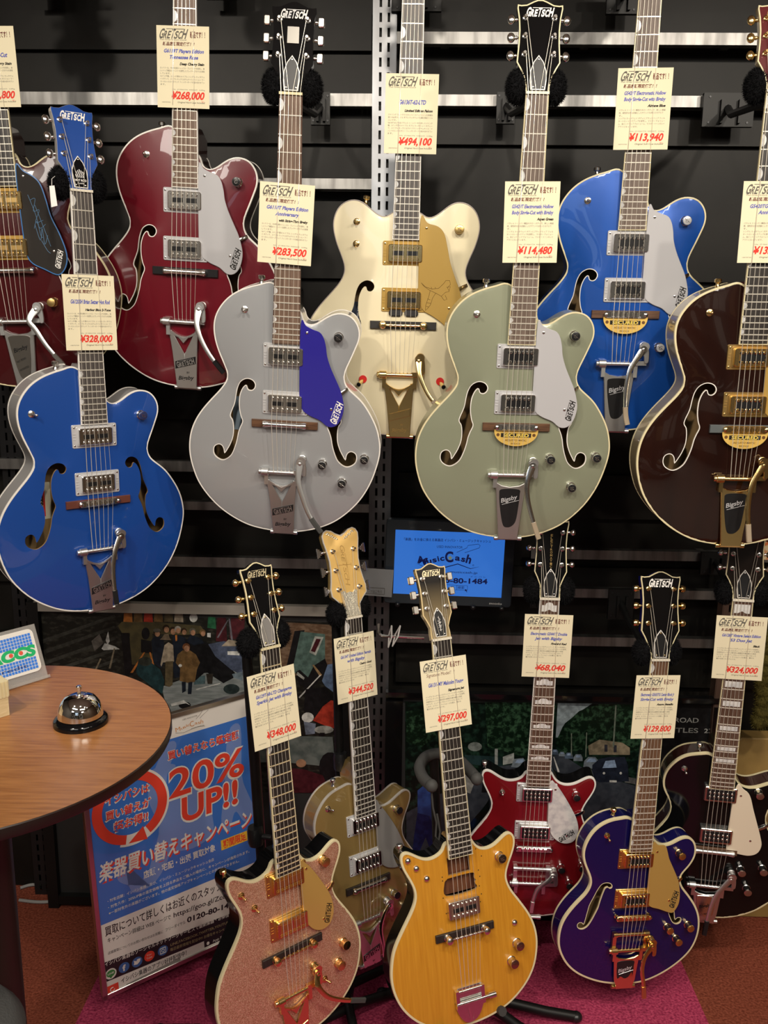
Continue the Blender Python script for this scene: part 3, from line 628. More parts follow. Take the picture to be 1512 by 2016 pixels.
    def pickguard(g, pts, m_, logo_m=None, lx=None, screw_m=None, bracket=None, z=None):
        zz = z if z is not None else (g.sw(100)-7.5)
        P = resample(spline(pts, True, 5), 4); p = g.obj('pickguard', MB().prism(P, zz-2.6, zz, 0.7), m_)
        if logo_m:
            q = MB(); x, y, w_, a = lx; logo(q, x, y, zz+0.3, w_, 0, a, 0.04, 0.2); g.obj('pickguard_logo', q, logo_m, p, smooth=False)
        T = np.array(pts); 
        for x, y in ((T[0, 0]+13, T[0, 1]-17), (T[:, 0].max()-26, 38)): g.obj('pickguard_screw', MB().lathe([(2.6, 0), (2.6, 0.9), (1.4, 1.5)], (x, y, zz), n=10), screw_m or nickel, p)
        if bracket: 
            x, y, a = bracket; c, s = math.cos(R(a)), math.sin(R(a)); q = MB().plate([(x-34*c, y-34*s, zz-6), (x-8*c, y-8*s, zz-8), (x+4*c, y+4*s, 1.0), (x+6*c, y+6*s, -2)], 7, -1, 1.2)
            g.obj('pickguard_bracket', q, screw_m or chrome, p)
    def knob(g, u, v, m_, cap_m=None, r=9.3, h=17, logo_m=None):
        z = g.z(u, v)-1.5
        k = g.obj('control_knob', MB().lathe([(r*1.05, 0), (r*1.05, 3), (r*0.93, 4), (r*0.93, h-3), (r, h-2), (r*0.96, h)], (u, v, z), n=24).lathe([(r*0.5, 0), (r*0.5, 1)], (u, v, z-1), n=8), m_)
        if cap_m: 
            cp = g.obj('knob_cap', MB().lathe([(r*0.9, h-0.3), (r*0.88, h+0.7), (r*0.8, h+1.0)], (u, v, z), n=24), cap_m, k)
            if logo_m:
                q = MB(); put_text(q, 'G', u, v-3.6, z+h+1.25, 7.2, None, 0, 0, 'CENTER', 0.2, 0.0); q.tube([(u-5.5, v+3.5, z+h+1.2), (u+5.5, v-4, z+h+1.2)], 0.4, 4); g.obj('knob_emblem', q, logo_m, k, smooth=False)
    def switch(g, u, v, m_, lean=(0.3, -0.5), big=1.0):
        z = g.z(u, v)-1; b_ = big
        s = g.obj('toggle_switch', MB().lathe([(7*b_, 0), (7*b_, 1.4), (5.2*b_, 2.2), (5.2*b_, 5), (3.6*b_, 5.6)], (u, v, z), n=16), m_)
        d = np.array([lean[0], lean[1], 1.0]); d /= np.linalg.norm(d); p = np.array([u, v, z+5])
        g.obj('switch_lever', MB().cyl(p, p+d*8, 1.7, 2.0, 10).ell(p+d*10, (3.2, 3.2, 3.2), 10, 7), m_, s)
    def strap_button(g, u, v, m_, d=(0, 1, 0)):
        g.obj('strap_button', MB().lathe([(6, -2), (4.5, 1), (3.6, 4), (3.6, 7), (7, 8.5), (7.2, 14), (6, 15.5)], (u, v, -g.depth*0.42), d, n=14), m_)
    def bridge(g, style, metal, base_m=None, v=0, tilt=0.0, wd=140):
        z = g.z(0, v)-0.6; zs = g.sw(v)
        base = None
        if base_m:
            base = g.obj('bridge_base', MB().prism([(-wd/2, v-8), (wd/2, v-8), (wd/2, v+8), (-wd/2, v+8)], z-1, z+6.0, 0.8), base_m)
        if style == 'bar':
            br = g.obj('bridge', MB().lathe([(2, -47), (6, -45), (7, -41), (6.2, -37), (5.4, -30), (5.4, 30), (6.2, 37), (7, 41), (6, 45), (2, 47)], (0, v, zs-5.4), (1, 0, 0), n=16).cyl((-41, v, z+3), (-41, v, zs-4), 4).cyl((41, v, z+3), (41, v, zs-4), 4), metal, base)
            for s in (-41, 41): g.obj('bridge_screw', MB().lathe([(3.2, 0), (3.0, 1), (1.5, 1.6)], (s, v, zs+1.4), n=10), metal, br)
        elif style == 'tom':
            br = g.obj('bridge', MB().rbox(-44, 44, v-6.5, v+6.5, zs-9, zs-2.5, 6, 0.8), metal, base)
            for i in range(6):
                x = (i-2.5)*10.4; g.obj('saddle', MB().prism([(x-4, v-4.5), (x+4, v-4.5), (x+4, v+4.5), (x-4, v+4.5)], zs-4, zs-0.6, 1.5), metal, br, smooth=False)
            for s in (-40, 40): g.obj('bridge_post', MB().lathe([(5, z+2), (5, z+5), (3, z+6), (3, zs-3), (4.2, zs-2), (2, zs-0.5)], (s, v, 0), n=12), metal, br)
            g.obj('saddle_screw', MB().tube([(-36, v+6.6, zs-5), (36, v+6.6, zs-5)], 0.9, 6), metal, br)
        elif style == 'roller':
            br = g.obj('bridge', MB().lathe([(1.9, -42), (1.9, 42)], (0, v, zs-3), (1, 0, 0), n=8), metal, base)
            for s in (-1, 1):
                g.obj('bridge_post', MB().lathe([(7.5, z+5), (7.5, z+9), (5.5, z+10), (5.0, zs-8), (7.5, zs-6), (8.2, zs-1), (7.0, zs+3), (4, zs+5)], (s*43, v, 0), n=16), metal, br)
            for i in range(6): g.obj('saddle', MB().lathe([(3.3, -2.4), (3.3, -0.9), (1.8, 0), (3.3, 0.9), (3.3, 2.4)], ((i-2.5)*10.4, v, zs-2.6), (1, 0, 0), n=12), metal, br)
    # ---- tailpieces
    def vibrato(g, style, metal, arm, arm_m=None, tip_m=None, badge=None, end=-247, vb=-104, arm_w=8.2, roller=False, ink_m=None, panel_m=None):
        arm_m = arm_m or metal; zf = 8.5; yq = vb-22; dz = max(0.0, g.z(-4, yq)+2.5-zf); zb = max(17.0, g.z(0, vb)+8.5)
        def lift(q): q.v = [(x, y, z+(dz*min(1.15, max(0.0, (y-end)/(yq-end))) if z > 4 else 0)) for x, y, z in q.v]; return q
        tip_m = tip_m or grey_rubber; ink_m = ink_m or black_plastic
        yt = vb-22; L = yt-end
        mb = MB()
        if style == 'v':
            outer = [(-37, yt), (-22, end)]; outerR = [(27, yt), (22, end)]
            mb.prism([(-37, yt+4), (-31, yt+4), (-3.5, yt-46), (-3.5, yt-62), (-30.2, yt-42)], zf, zf+4, 0.8)
            mb.prism([(27, yt+4), (20.5, yt+4), (-3.5, yt-46), (-3.5, yt-62), (24.6, yt-42)], zf, zf+4, 0.8)
            mb.prism([(-30.4, yt-40), (-3.5, yt-60), (24.7, yt-40), (22, end), (-22, end)], zf, zf+4, 0.8)
            arc = [(-37+64*t, yt+4-15*math.sin(math.pi*t), zf) for t in np.linspace(0, 1, 11)]; mb.plate(arc, 5, 0, 4.5)
            mb.prism([(-20, yt-6), (-5, yt-11), (10, yt-6), (-5, yt-24)], zf+2, zf+5.5, 1.0)
        elif style in ('panel', 'solid'):
            Wt = 36
            hole = [(-22, yt-10), (-26, yt-22), (-22, yt-55), (-14, end+34), (-4, end+28), (6, end+32), (13, end+44), (16, yt-50), (17, yt-22), (14, yt-10)]
            O2 = [(-Wt, yt+6), (-33, yt-20), (-29, yt-60), (-23, end+10), (-22, end), (20, end), (20, end+10), (24, yt-60), (27, yt-20), (29, yt+6), (15, yt-2), (-5, yt-5), (-22, yt-2)]
            mb.prism(O2, zf, zf+4, 1.2)
            if style == 'panel':
                pm = panel_m or black_plastic
        elif style == 'bridge':
            pass
        fr = g.obj('vibrato_tailpiece', lift(mb).cyl((-26, end, 2), (26, end, 2), 4.2, n=12).box((0, end-1.5, -8), (40, 3, 24)).lathe([(7.5, -8), (8.5, -7), (8.5, 7), (7.5, 8)], (-40, vb, zb), (1, 0, 0), n=18).lathe([(5.5, -13), (6, -12), (6, -8)], (-40, vb, zb), (1, 0, 0), n=12).box((-37, vb-14, (zf+dz+zb)/2), (8, 28, 9)).box((29, vb-14, (zf+dz+zb)/2), (8, 28, 9)), metal)
        for s in (-1, 1): g.obj('hinge_cap', MB().lathe([(5, -4), (5, 4), (3.5, 5)], (s*25, end, 2), (s, 0, 0), n=12), metal, fr)
        if style == 'panel':
            g.obj('tailpiece_panel', lift(MB().prism(resample(spline(hole, True, 4), 3), zf+3, zf+4.4, 0.3)), pm, fr)
            q = MB(); put_text(q, 'Bigsby', -21, yt-40, zf+4.7, 9.5, 36, 0, 16, 'LEFT', 0.25, 0.015); q.tube([(-19, yt-44, zf+4.7), (16, yt-34, zf+4.7)], 0.5, 4); g.obj('tailpiece_lettering', lift(q), silver_plastic, fr, smooth=False)
        if style == 'v':
            bg = g.obj('badge', lift(MB().prism([(-24, yt-79), (21, yt-66), (21, yt-50), (-24, yt-63)], zf+3, zf+5.2, 0.6)), badge or black_plastic, fr)
            q = MB(); logo(q, -1.5, yt-64.5, zf+5.5, 40, 0, 16, 0.04, 0.0); g.obj('badge_lettering', lift(q), metal, bg, smooth=False)
            q = MB(); put_text(q, 'BY', 4, yt-88, zf+4.3, 4, None, 0, 0, 'CENTER', 0, 0.02); put_text(q, 'Bigsby', -18, yt-103, zf+4.3, 8.5, 35, 0, 4, 'LEFT', 0.25, 0.02); g.obj('tailpiece_lettering', lift(q), ink_m, fr, smooth=False)
        if style == 'solid':
            g.obj('raised_panel', lift(MB().prism(resample(spline([(-24, yt-8), (-26, yt-22), (-20, yt-60), (-12, end+26), (-2, end+18), (9, end+26), (15, yt-60), (18, yt-22), (16, yt-8)], True, 4), 3), zf+3, zf+5.2, 0.8)), gold_satin if metal is gold else nickel, fr)
            q = MB(); put_text(q, 'Bigsby', -18, yt-44, zf+5.5, 9, 33, 0, 18, 'LEFT', 0.25, 0.02)
            put_text(q, 'PAT PEND', -14, yt-66, zf+5.5, 4.5, 22, 0, 25); put_text(q, 'PATENTED', -10, yt-84, zf+5.5, 4.5, 22, 0, 25); g.obj('tailpiece_lettering', lift(q), dark_metal, fr, smooth=False)
        bar = g.obj('string_bar', MB().lathe([(4.2, -36), (4.2, 34)], (0, vb, zb), (1, 0, 0), n=14), metal, fr)
        for i in range(6): g.obj('string_pin', MB().lathe([(1.1, 0), (1.1, 3.5)], ((i-2.5)*8.3, vb+3, zb+2), (0, 0.7, 0.7), n=6), metal, bar)
        if roller:
            v2 = vb+40; g.obj('tension_bar', MB().lathe([(4.6, -38), (4.6, 36)], (0, v2, zb-2), (1, 0, 0), n=14).box((-40, (vb+v2)/2, zb-6), (9, 48, 8)).box((38, (vb+v2)/2, zb-6), (10, 48, 8)).lathe([(6, -5), (6, 5)], (-40, v2, zb-2), (1, 0, 0), n=12).lathe([(6.5, -6), (6.5, 6)], (38, v2, zb-2), (1, 0, 0), n=12), metal, fr)
        px, py = arm[0]; za = zb+10
        g.obj('arm_spring', MB().lathe([(9, 3), (9, 6), (7.5, 7), (8.5, 9), (7.5, 11), (8.5, 13), (7.5, 15), (8.5, 17), (7.5, 19), (9, 21), (9, 23)], (px+3, py+6, g.z(px, py)-2), n=18), metal, fr)
        g.obj('arm_bracket', MB().prism(resample(spline([(px-8, py+6), (px, py+13), (px+9, py+9), (px+13, py-6), (px+13, py-26), (px+5, py-28), (px+3, py-14), (px-5, py-8)], True, 4), 3), za-6, za-1.5, 1.0).box(((px+30)/2+1, vb+2, zb), (abs(px-26)+14, 9, 9)), metal, fr)
        pts = [(x, y, za+(4+5*i if i else 0)*0.9) for i, (x, y) in enumerate(arm)]; P = resample(spline(pts, False, 6), 5, False)
        n = len(P); cut = int(n*0.80)
        ar = g.obj('vibrato_arm', MB().plate(P[:cut+1], list(np.interp(np.arange(cut+1), [0, cut*0.25, cut], [15, 10.5, arm_w])), 0, 3.2).lathe([(8, 0), (8, 3.4), (3.5, 3.6), (3.2, 5), (2, 5.6)], (px, py, za), n=18), arm_m, fr)
        g.obj('arm_tip', MB().plate(P[cut-1:], arm_w+2.2, -1, 4.4), tip_m, ar)
    def tune_sticker(g):
        z = g.sw(0)
        P = [(-45, 2)]+[(-45+90*t, 2) for t in (0.5, 1)]+[(45*math.cos(a), -6+33*math.sin(a)) for a in np.linspace(0, -math.pi, 20)]
        o = g.obj('bridge_notice', MB().prism([(45, -5)]+[(45*math.cos(a), -8+31*math.sin(a)) for a in np.linspace(-0.02, -math.pi+0.02, 22)]+[(-45, -5)], z-7, z-6.4), mat('notice_gold', (0.75, 0.50, 0.12), 0.5, 0.2), label='gold half-round card tucked under the bridge')
        q = MB().box((0, -16.2, z-6.3), (62, 8.5, 0.3)); g.obj('notice_band', q, ink, o, smooth=False)
        q = MB(); put_text(q, 'SECURED', 0, -19.3, z-6.0, 6.6, 52, 0, 0, 'CENTER', 0, 0.03); g.obj('notice_title', q, mat('notice_yellow', (0.85, 0.62, 0.1), 0.5), o, smooth=False)
        q = MB(); put_text(q, 'ADJUSTO MATIC', 0, -28.5, z-6.2, 4.0, 44, 0, 0, 'CENTER', 0, 0.01); put_text(q, 'BRIDGE', 0, -35.2, z-6.2, 3.6, 19, 0, 0, 'CENTER', 0, 0.0)
        for s in (-37, 37): q.lathe([(3.4, 0), (3.4, 0.2)], (s, -15.5, z-6.3), n=9)
        g.obj('notice_lettering', q, mat('notice_brown', (0.12, 0.05, 0.01), 0.6), o, smooth=False)
    def label_in(g, u, v, w_, h_, m_, text_m, bars=None):
        z = -g.depth+6.3; o = g.obj('inner_label', MB().box((u, v, z), (w_, h_, 0.5)), m_, smooth=False)
        q = MB(); put_text(q, 'GRETSCH', u-4, v+h_*0.42, z+0.5, 11, h_*0.8, 0, -90, 'LEFT', 0, 0.03); g.obj('label_lettering', q, text_m, o, smooth=False)
        if bars: g.obj('label_stripe', MB().box((u+9, v-6, z+0.4), (4, h_*0.7, 0.3)), bars, o, smooth=False)
# finishes
def lacq(name, col, rough=0.22, metal=0.0, noise=None, coat=0.9): return mat(name, col, rough, metal, coat, noise=noise, coat_rough=0.02)
cherry_red = lacq('cherry_red_lacquer', (0.145, 0.003, 0.012), 0.3, 0, (5, (0.10, 0.002, 0.008), 0.35, 0.7, (1, 0.2, 1)))
dark_brown = lacq('dark_brown_lacquer', (0.028, 0.008, 0.006))
walnut_l = lacq('walnut_lacquer', (0.020, 0.006, 0.004), 0.12, 0, (9, (0.012, 0.004, 0.003), 0.35, 0.7, (2, 0.2, 1)))
walnut_side = lacq('bronze_side_lacquer', (0.36, 0.29, 0.17), 0.3, 0.3)
silver_l = lacq('silver_lacquer', (0.345, 0.355, 0.37), 0.36, 0.25, coat=0.5)
silver_side = lacq('grey_side_lacquer', (0.46, 0.45, 0.45), 0.3, 0.25)
blue_l = lacq('harbor_blue_lacquer', (0.009, 0.066, 0.33), 0.3, 0.15)
blue_m = lacq('bright_blue_lacquer', (0.008, 0.080, 0.40), 0.3, 0.25)
green_l = lacq('aspen_green_lacquer', (0.30, 0.32, 0.225), 0.34, 0.3, coat=0.6)
white_l = lacq('cream_white_lacquer', (0.80, 0.72, 0.50), 0.3)
champ_l = sparkle('pink_gold_sparkle', (0.50, 0.225, 0.13), (1.0, 0.66, 0.48), 1050, 0.5)
yellow_l = lacq('natural_yellow_lacquer', (0.64, 0.295, 0.024), 0.35, 0, (26, (0.54, 0.225, 0.015), 0.3, 0.7, (8, 0.35, 1)), coat=0.5)
red_l = lacq('firebird_red_lacquer', (0.20, 0.006, 0.010), 0.28)
azure_l = lacq('azure_lacquer', (0.006, 0.005, 0.088), 0.3, 0.25)
gold_l = lacq('casino_gold_lacquer', (0.36, 0.245, 0.085), 0.34, 0.45)
gold_head = lacq('gold_head_lacquer', (0.80, 0.52, 0.17), 0.35, 0.3)
purple_pg = mat('purple_plexi', (0.028, 0.022, 0.27), 0.14, 0, 0.6)
silver_pg = mat('silver_plexi', (0.60, 0.60, 0.63), 0.22, 0.25, 0.4)
clear_ring = mat('frosted_ring', (0.55, 0.55, 0.56), 0.25, 0.2, 0.3)
grey_plexi = mat('grey_plexi', (0.30, 0.29, 0.28), 0.12, 0.3, 0.6)
tan_white = mat('ivory_guard', (0.80, 0.70, 0.54), 0.35)
blue_edge = mat('blue_edge', (0.06, 0.2, 0.5), 0.3)
smoke_pg = mat('smoky_plexi', (0.035, 0.032, 0.03), 0.12, 0, 0.6)
brown_ebony = mat('bridge_rosewood', (0.13, 0.062, 0.03), 0.5, noise=(60, (0.08, 0.036, 0.018), 0.4, 0.6, (0.4, 5, 5)))
GS = 'guitars hanging on the wall'; GF = 'guitars on stands near the floor'
HEADP = [(21.6, -2), (22, 12), (23, 26), (33, 38), (45, 50), (46, 66), (42, 84), (38.5, 106), (38, 128), (41, 150), (46, 172), (47, 186), (42, 195), (34, 199), (22, 196), (12, 189), (0, 184)]
# -- red hollow body
g = Guitar('cherry', 'electric_guitar', 'deep cherry red hollow-body guitar with silver pickguard, hanging above the blue one', ws=30); g.root['group'] = GS
g.body('hollow', HOLLOW, [FHOLE, [(-x, y) for x, y in FHOLE]], 64, cherry_red, dark_brown, white_b, 2.6, white_b, fbind=white_b)
g.neck(dark_brown, rosewood_l, white_b); g.head(black_gloss, dark_brown, white_b, logo_m=pearl, cover_edge=white_b)
g.strings(-104, 21, (322, 458))
for v in (142, 46): g.pickup(v, 'hs', silver_plastic, nickel, dark_metal)
g.pickguard(PGH, silver_pg, ink, (107, 32, 44, 73), bracket=(124, 77, 30)); g.bridge('bar', nickel, black_plastic); g.strap_button(-60, 279, nickel)
g.vibrato('v', alu, [(33, -74), (31, -106), (44, -140), (65, -171), (93, -201)], tip_m=dark_metal)
g.switch(-84, 228, nickel, (0, 0)); g.knob(107, 184, chrome, black_plastic, logo_m=nickel)
for x, y in ((82, -82), (168, -68), (124, -122)): g.knob(x, y, chrome, black_plastic, logo_m=nickel)
# -- silver hollow body
g = Guitar('silver', 'electric_guitar', 'silver hollow-body guitar with purple pickguard hanging in the front row', ws=30); g.root['group'] = GS
g.body('hollow', HOLLOW, [FHOLE, [(-x, y) for x, y in FHOLE]], 64, silver_l, silver_side, white_b, 2.2, white_b, fbind=white_b)
g.neck(black_gloss, rosewood_l, rosewood, fret_m=fretm, nut_m=cream_b); g.head(black_gloss, black_gloss, None, logo_m=pearl, cover_edge=white_b, plate=True, button='rect', button_m=nickel, sy=0.97)
g.strings(-104, 21, (325, 470))
for v in (142, 45): g.pickup(v, 'hs', clear_ring, nickel, dark_metal)
g.pickguard(PGH, purple_pg, white_p, (107, 31, 48, 73), bracket=(124, 77, 30), screw_m=chrome); g.bridge('bar', chrome, brown_ebony, wd=138)
g.vibrato('v', alu, [(35, -79), (34, -118), (44, -151), (60, -188), (86, -222)], tip_m=grey_rubber); g.strap_button(-57, 280, nickel)
g.switch(-86, 229, nickel, (0, 0)); g.label_in(-100, 0, 44, 74, mat('label_blue', (0.42, 0.55, 0.68), 0.7), ink_grey, ink_red)
for x, y in ((105, 185), (81, -82), (169, -68), (124, -122)): g.knob(x, y, chrome, black_plastic, logo_m=nickel)
# -- blue two tone
g = Guitar('bluehot', 'electric_guitar', 'harbor blue hollow-body guitar with silver-grey sides and no pickguard, hanging above the round table', ws=30); g.root['group'] = GS
g.body('hollow', HOLLOW, [FHOLE, [(-x, y) for x, y in FHOLE]], 64, blue_l, silver_side, white_b, 2.6, white_b)
g.neck(silver_side, ebony_g, white_b); g.head(blue_l, silver_side, None, logo_m=white_p, cover_edge=white_b, cover_m=black_gloss, button='oval')
X = g.hx(); q = MB()
for k in range(5): q.tube([X(np.array(p)) for p in ((-7+k*3.5, 22, 2.6), (-8.5+k*3.5, 27, 2.6), (-6+k*3.5, 31, 2.6), (-7+k*3.2, 38-abs(k-2)*2, 2.6))], 0.8, 5)
T2 = MB(); put_text(T2, 'HOT ROD', 0, 15, 2.6, 4.2, 23, 0, 0, 'CENTER', 0, 0.03); put_text(T2, 'model', 0, 10, 2.6, 3.4, 13, 0, 0, 'CENTER'); T2.xf(X); q.add(T2.v, T2.f); g.obj('cover_lettering', q, white_p, g.cover, smooth=False)
g.strings(-104, 21, (319, 467))
for v in (142, 42): g.pickup(v, 'hs', silver_plastic, chrome, dark_metal)
g.bridge('tom', chrome, mat('red_rosewood', (0.12, 0.035, 0.022), 0.45), wd=138)
g.vibrato('v', alu, [(38, -78), (22, -105), (14, -141), (13, -181), (15, -222)], arm_m=nickel, tip_m=dark_metal); g.strap_button(-60, 279, nickel)
g.switch(-122, 193, nickel, (0.9, -0.2)); g.knob(106, 179, chrome, mat('dark_blue_cap', (0.02, 0.03, 0.1), 0.2), logo_m=nickel)
g.label_in(-100, -2, 46, 80, mat('label_cream', (0.7, 0.66, 0.5), 0.7), ink, ink_red)
# -- cream white double cutaway
g = Guitar('falcon', 'electric_guitar', 'cream white double-cutaway guitar with gold hardware, hanging in the middle of the back row', S=648, v0=-238, ws=30); g.root['group'] = GS
g.body('falcon', FALC, [FHOLE, [(-x, y) for x, y in FHOLE]], 64, white_l, white_l, mat('dark_edge_binding', (0.35, 0.30, 0.28), 0.3), 1.4, None)
g.neck(white_l, ebony_g, white_b, v_body=190); g.head(white_l, white_l, gold_satin, logo_m=gold, button_m=gold)
g.strings(-104, 21, (339, 484))
for v in (146, 52): g.pickup(v, 'hs', gold_plastic, gold, dark_metal)
g.pickguard(PGF, gold_plastic, None, screw_m=gold, bracket=(128, 84, 25)); pg = [o for o in g.root.children if o.name.startswith('pickguard')][0]
q = MB(); zz = g.sw(100)-7.3
for line in ([(33, 92), (42, 84), (56, 80), (70, 82), (80, 92), (84, 98), (92, 98), (94, 90), (88, 84), (92, 76), (84, 74), (76, 66), (64, 72), (50, 78), (38, 86), (33, 92)], [(64, 72), (58, 62), (54, 48), (48, 40), (44, 36), (44, 46), (50, 66), (52, 76)], [(76, 66), (82, 58), (88, 60), (84, 68)], [(86, 84), (94, 86), (92, 78)], [(47, 60), (53, 58)], [(46, 52), (54, 51)], [(45, 45), (51, 43)], [(54, 84), (56, 80)], [(62, 84), (64, 81)]): q.tube([(x+2, y-4, zz) for x, y in line], 0.45, 4)
g.obj('pickguard_engraving', q, mat('engraving_brown', (0.2, 0.12, 0.03), 0.5), pg, smooth=False)
g.bridge('roller', gold, mat('dark_bridge_base', (0.03, 0.028, 0.027), 0.4))
g.obj('mute_pad', MB().rbox(-31, -2, 18, 32, 8, 20, 6, 2).rbox(2, 31, 18, 32, 8, 20, 6, 2), mat('grey_felt', (0.03, 0.03, 0.032), 0.9))
g.vibrato('v', gold, [(36, -72), (39, -101), (51, -129), (66, -151), (88, -170)], badge=gold, end=-240, ink_m=gold_satin, tip_m=clear_tip); g.strap_button(-87, 246, gold, (0.2, 1, 0))
for y in (207, 163): g.switch(-103, y, gold, (0, 0))
g.knob(110, 196, gold, gold_satin, r=9.5, h=16, logo_m=gold)
for s in (-1, 1):
    k = g.obj('mute_knob', MB().lathe([(8.5, 4), (8.5, 6.5)], (s*83, -116, g.z(83, -116)-5), n=20), mat('red_felt', (0.60, 0.02, 0.02), 0.9), label='red felt washer with a gold post'); zz = g.z(83, -116)
    g.obj('knob_post', MB().cyl((s*83, -117, zz-2), (s*83+s*7, -125, zz+20), 4.2, n=14), gold, k); g.obj('knob_tip', MB().cyl((s*83+s*7, -125, zz+19.8), (s*83+s*7.9, -126, zz+22), 4.5, n=14), black_plastic, k)
g.label_in(-98, 5, 46, 80, mat('label_dark', (0.10, 0.13, 0.2), 0.7), white_p)
# -- green
g = Guitar('green', 'electric_guitar', 'pale aspen green hollow-body guitar hanging right of centre in the front row', ws=30); g.root['group'] = GS
g.body('hollow', HOLLOW, [FHOLE, [(-x, y) for x, y in FHOLE]], 64, green_l, green_l, cream_b, 2.6, None, fbind=white_b)
g.neck(green_l, rosewood_g, cream_b); g.head(black_gloss, black_gloss, cream_b, sx=1.03, sy=1.0, logo_m=white_p, cover_edge=white_b)
g.strings(-101, 21, (327, 472))
for v in (143, 50): g.pickup(v, 'black', silver_plastic, chrome, black_plastic)
g.pickguard(PGH, silver_pg, ink, (108, 36, 42, 80), bracket=(121, 80, 20)); g.bridge('tom', chrome, brown_ebony, wd=138); g.tune_sticker()
g.vibrato('panel', alu, [(37, -78), (27, -110), (30, -147), (44, -194), (57, -229)], arm_m=chrome, tip_m=clear_tip, vb=-101); g.strap_button(-72, 276, chrome)
g.switch(-91, 224, nickel, (0, 0))
for x, y in ((107, 186), (75, -66), (173, -63), (125, -127)): g.knob(x, y, chrome, black_plastic, logo_m=nickel)
# -- bright blue, back row right
g = Guitar('blue2', 'electric_guitar', 'bright blue hollow-body guitar with silver pickguard, hanging in the back row between green and brown', ws=30); g.root['group'] = GS
g.body('hollow', HOLLOW, [FHOLE, [(-x, y) for x, y in FHOLE]], 64, blue_m, lacq('dark_blue_side', (0.008, 0.05, 0.26)), cream_b, 2.6, None, fbind=white_b)
g.neck(blue_m, rosewood_g, cream_b); g.head(black_gloss, black_gloss, cream_b, logo_m=white_p, cover_edge=white_b)
g.strings(-101, 21, (320, 465))
for v in (142, 49): g.pickup(v, 'black', silver_plastic, chrome, black_plastic)
g.pickguard(PGH, silver_pg, ink, (108, 36, 42, 80), bracket=(121, 80, 20)); g.bridge('tom', chrome, brown_ebony, wd=138); g.tune_sticker()
g.vibrato('panel', alu, [(40, -70), (15, -110), (9, -153), (11, -200), (16, -224)], arm_m=chrome, tip_m=clear_tip, vb=-101); g.strap_button(-72, 276, chrome)
g.switch(-91, 224, nickel, (0, 0))
for x, y in ((107, 186), (75, -66), (173, -63), (125, -127)): g.knob(x, y, chrome, silver_plastic, logo_m=nickel)
# -- dark brown with gold hardware
g = Guitar('walnut', 'electric_guitar', 'dark walnut brown hollow-body guitar with gold hardware at the right edge', ws=30); g.root['group'] = GS
g.body('hollow', HOLLOW, [FHOLE, [(-x, y) for x, y in FHOLE]], 64, walnut_l, walnut_side, cream_b, 3.4, cream_b, fbind=white_b)
g.neck(lacq('wine_lacquer', (0.10, 0.006, 0.008)), ebony, cream_b); g.head(lacq('wine_lacquer', (0.10, 0.006, 0.008)), walnut_side, cream_b, logo_m=gold, button_m=gold, sx=1.0, sy=1.0)
g.strings(-101, 21, (322, 468))
for v in (142, 49): g.pickup(v, 'black', gold_satin, gold, black_plastic)
g.pickguard(PGH, gold_plastic, ink, (108, 36, 42, 80), bracket=(121, 80, 20), screw_m=gold); g.bridge('tom', gold, mat('blue_grey_base', (0.10, 0.115, 0.12), 0.4), wd=138); g.tune_sticker()
g.vibrato('panel', gold, [(39, -71), (17, -110), (13, -155), (16, -194), (19, -224)], arm_m=gold, tip_m=clear_tip, vb=-101); g.strap_button(-66, 277, gold)
g.switch(-86, 227, gold, (0, 0))
for x, y in ((107, 186), (75, -66), (173, -63), (125, -127)): g.knob(x, y, gold, gold_satin)
# -- signed, far left
g = Guitar('signed', 'electric_guitar', 'dark red guitar with a signed smoky pickguard, cut off by the left edge', ws=30); g.root['group'] = GS
g.body('hollow', HOLLOW, [FHOLE, [(-x, y) for x, y in FHOLE]], 64, lacq('dark_cherry_lacquer', (0.060, 0.003, 0.005), 0.25, 0, (6, (0.04, 0.003, 0.004), 0.35, 0.7, (1, 0.2, 1))), dark_brown, cream_b, 2.8, cream_b, fbind=white_b)
g.neck(dark_brown, ebony, cream_b); g.head(dark_brown, dark_brown, cream_b, logo_m=pearl, button_m=gold)
g.strings(-104, 21, (318, 464))
for v in (140, 46): g.pickup(v, 'hs', gold_plastic, gold, gold_satin)
SPG = [(29, 203), (45, 196), (64, 185), (76, 170), (84, 141), (91, 107), (104, 75), (114, 42), (115, 20), (107, 0), (92, -10), (65, 2), (42, 14), (32, 32), (29, 70)]
g.pickguard(SPG, smoke_pg, white_p, (98, 22, 38, 74)); pg = [o for o in g.root.children if o.name.startswith('pickguard')][0]
zz = g.sw(100)-7.5; P = resample(spline(SPG, True, 5), 4); P = P if area(P) > 0 else P[::-1]; n = len(P)
g.obj('pickguard_edge', strip(g, '', [np.c_[offset(P, -1.6), np.full(n, zz+0.3)], np.c_[offset(P, 0.4), np.full(n, zz+0.1)], np.c_[offset(P, 0.4), np.full(n, zz-2.6)]][::-1], True, None), blue_edge, pg, smooth=False)
q = MB()
for line in ([(48, 150), (60, 110), (66, 70), (70, 66)], [(52, 140), (62, 142), (56, 118), (68, 120), (58, 96), (74, 100)], [(56, 92), (64, 60), (70, 84), (72, 52), (80, 70)], [(60, 130), (72, 90), (84, 48)], [(66, 60), (76, 40), (82, 34)], [(54, 84), (60, 98), (66, 84), (78, 92)]): q.tube([(*p, zz+0.5) for p in spline(line, False, 5)], 0.5, 4)
g.obj('pickguard_scribble', q, mat('blue_marker', (0.12, 0.25, 0.42), 0.5), pg, smooth=False)
g.bridge('bar', chrome); g.vibrato('solid', alu, [(43, -80), (29, -102), (43, -122), (64, -156), (97, -196)], arm_m=alu, tip_m=nickel, vb=-105); g.strap_button(-66, 277, gold)
for x, y in ((107, 186), (75, -66), (173, -63), (125, -127)): g.knob(x, y, gold, gold_satin)
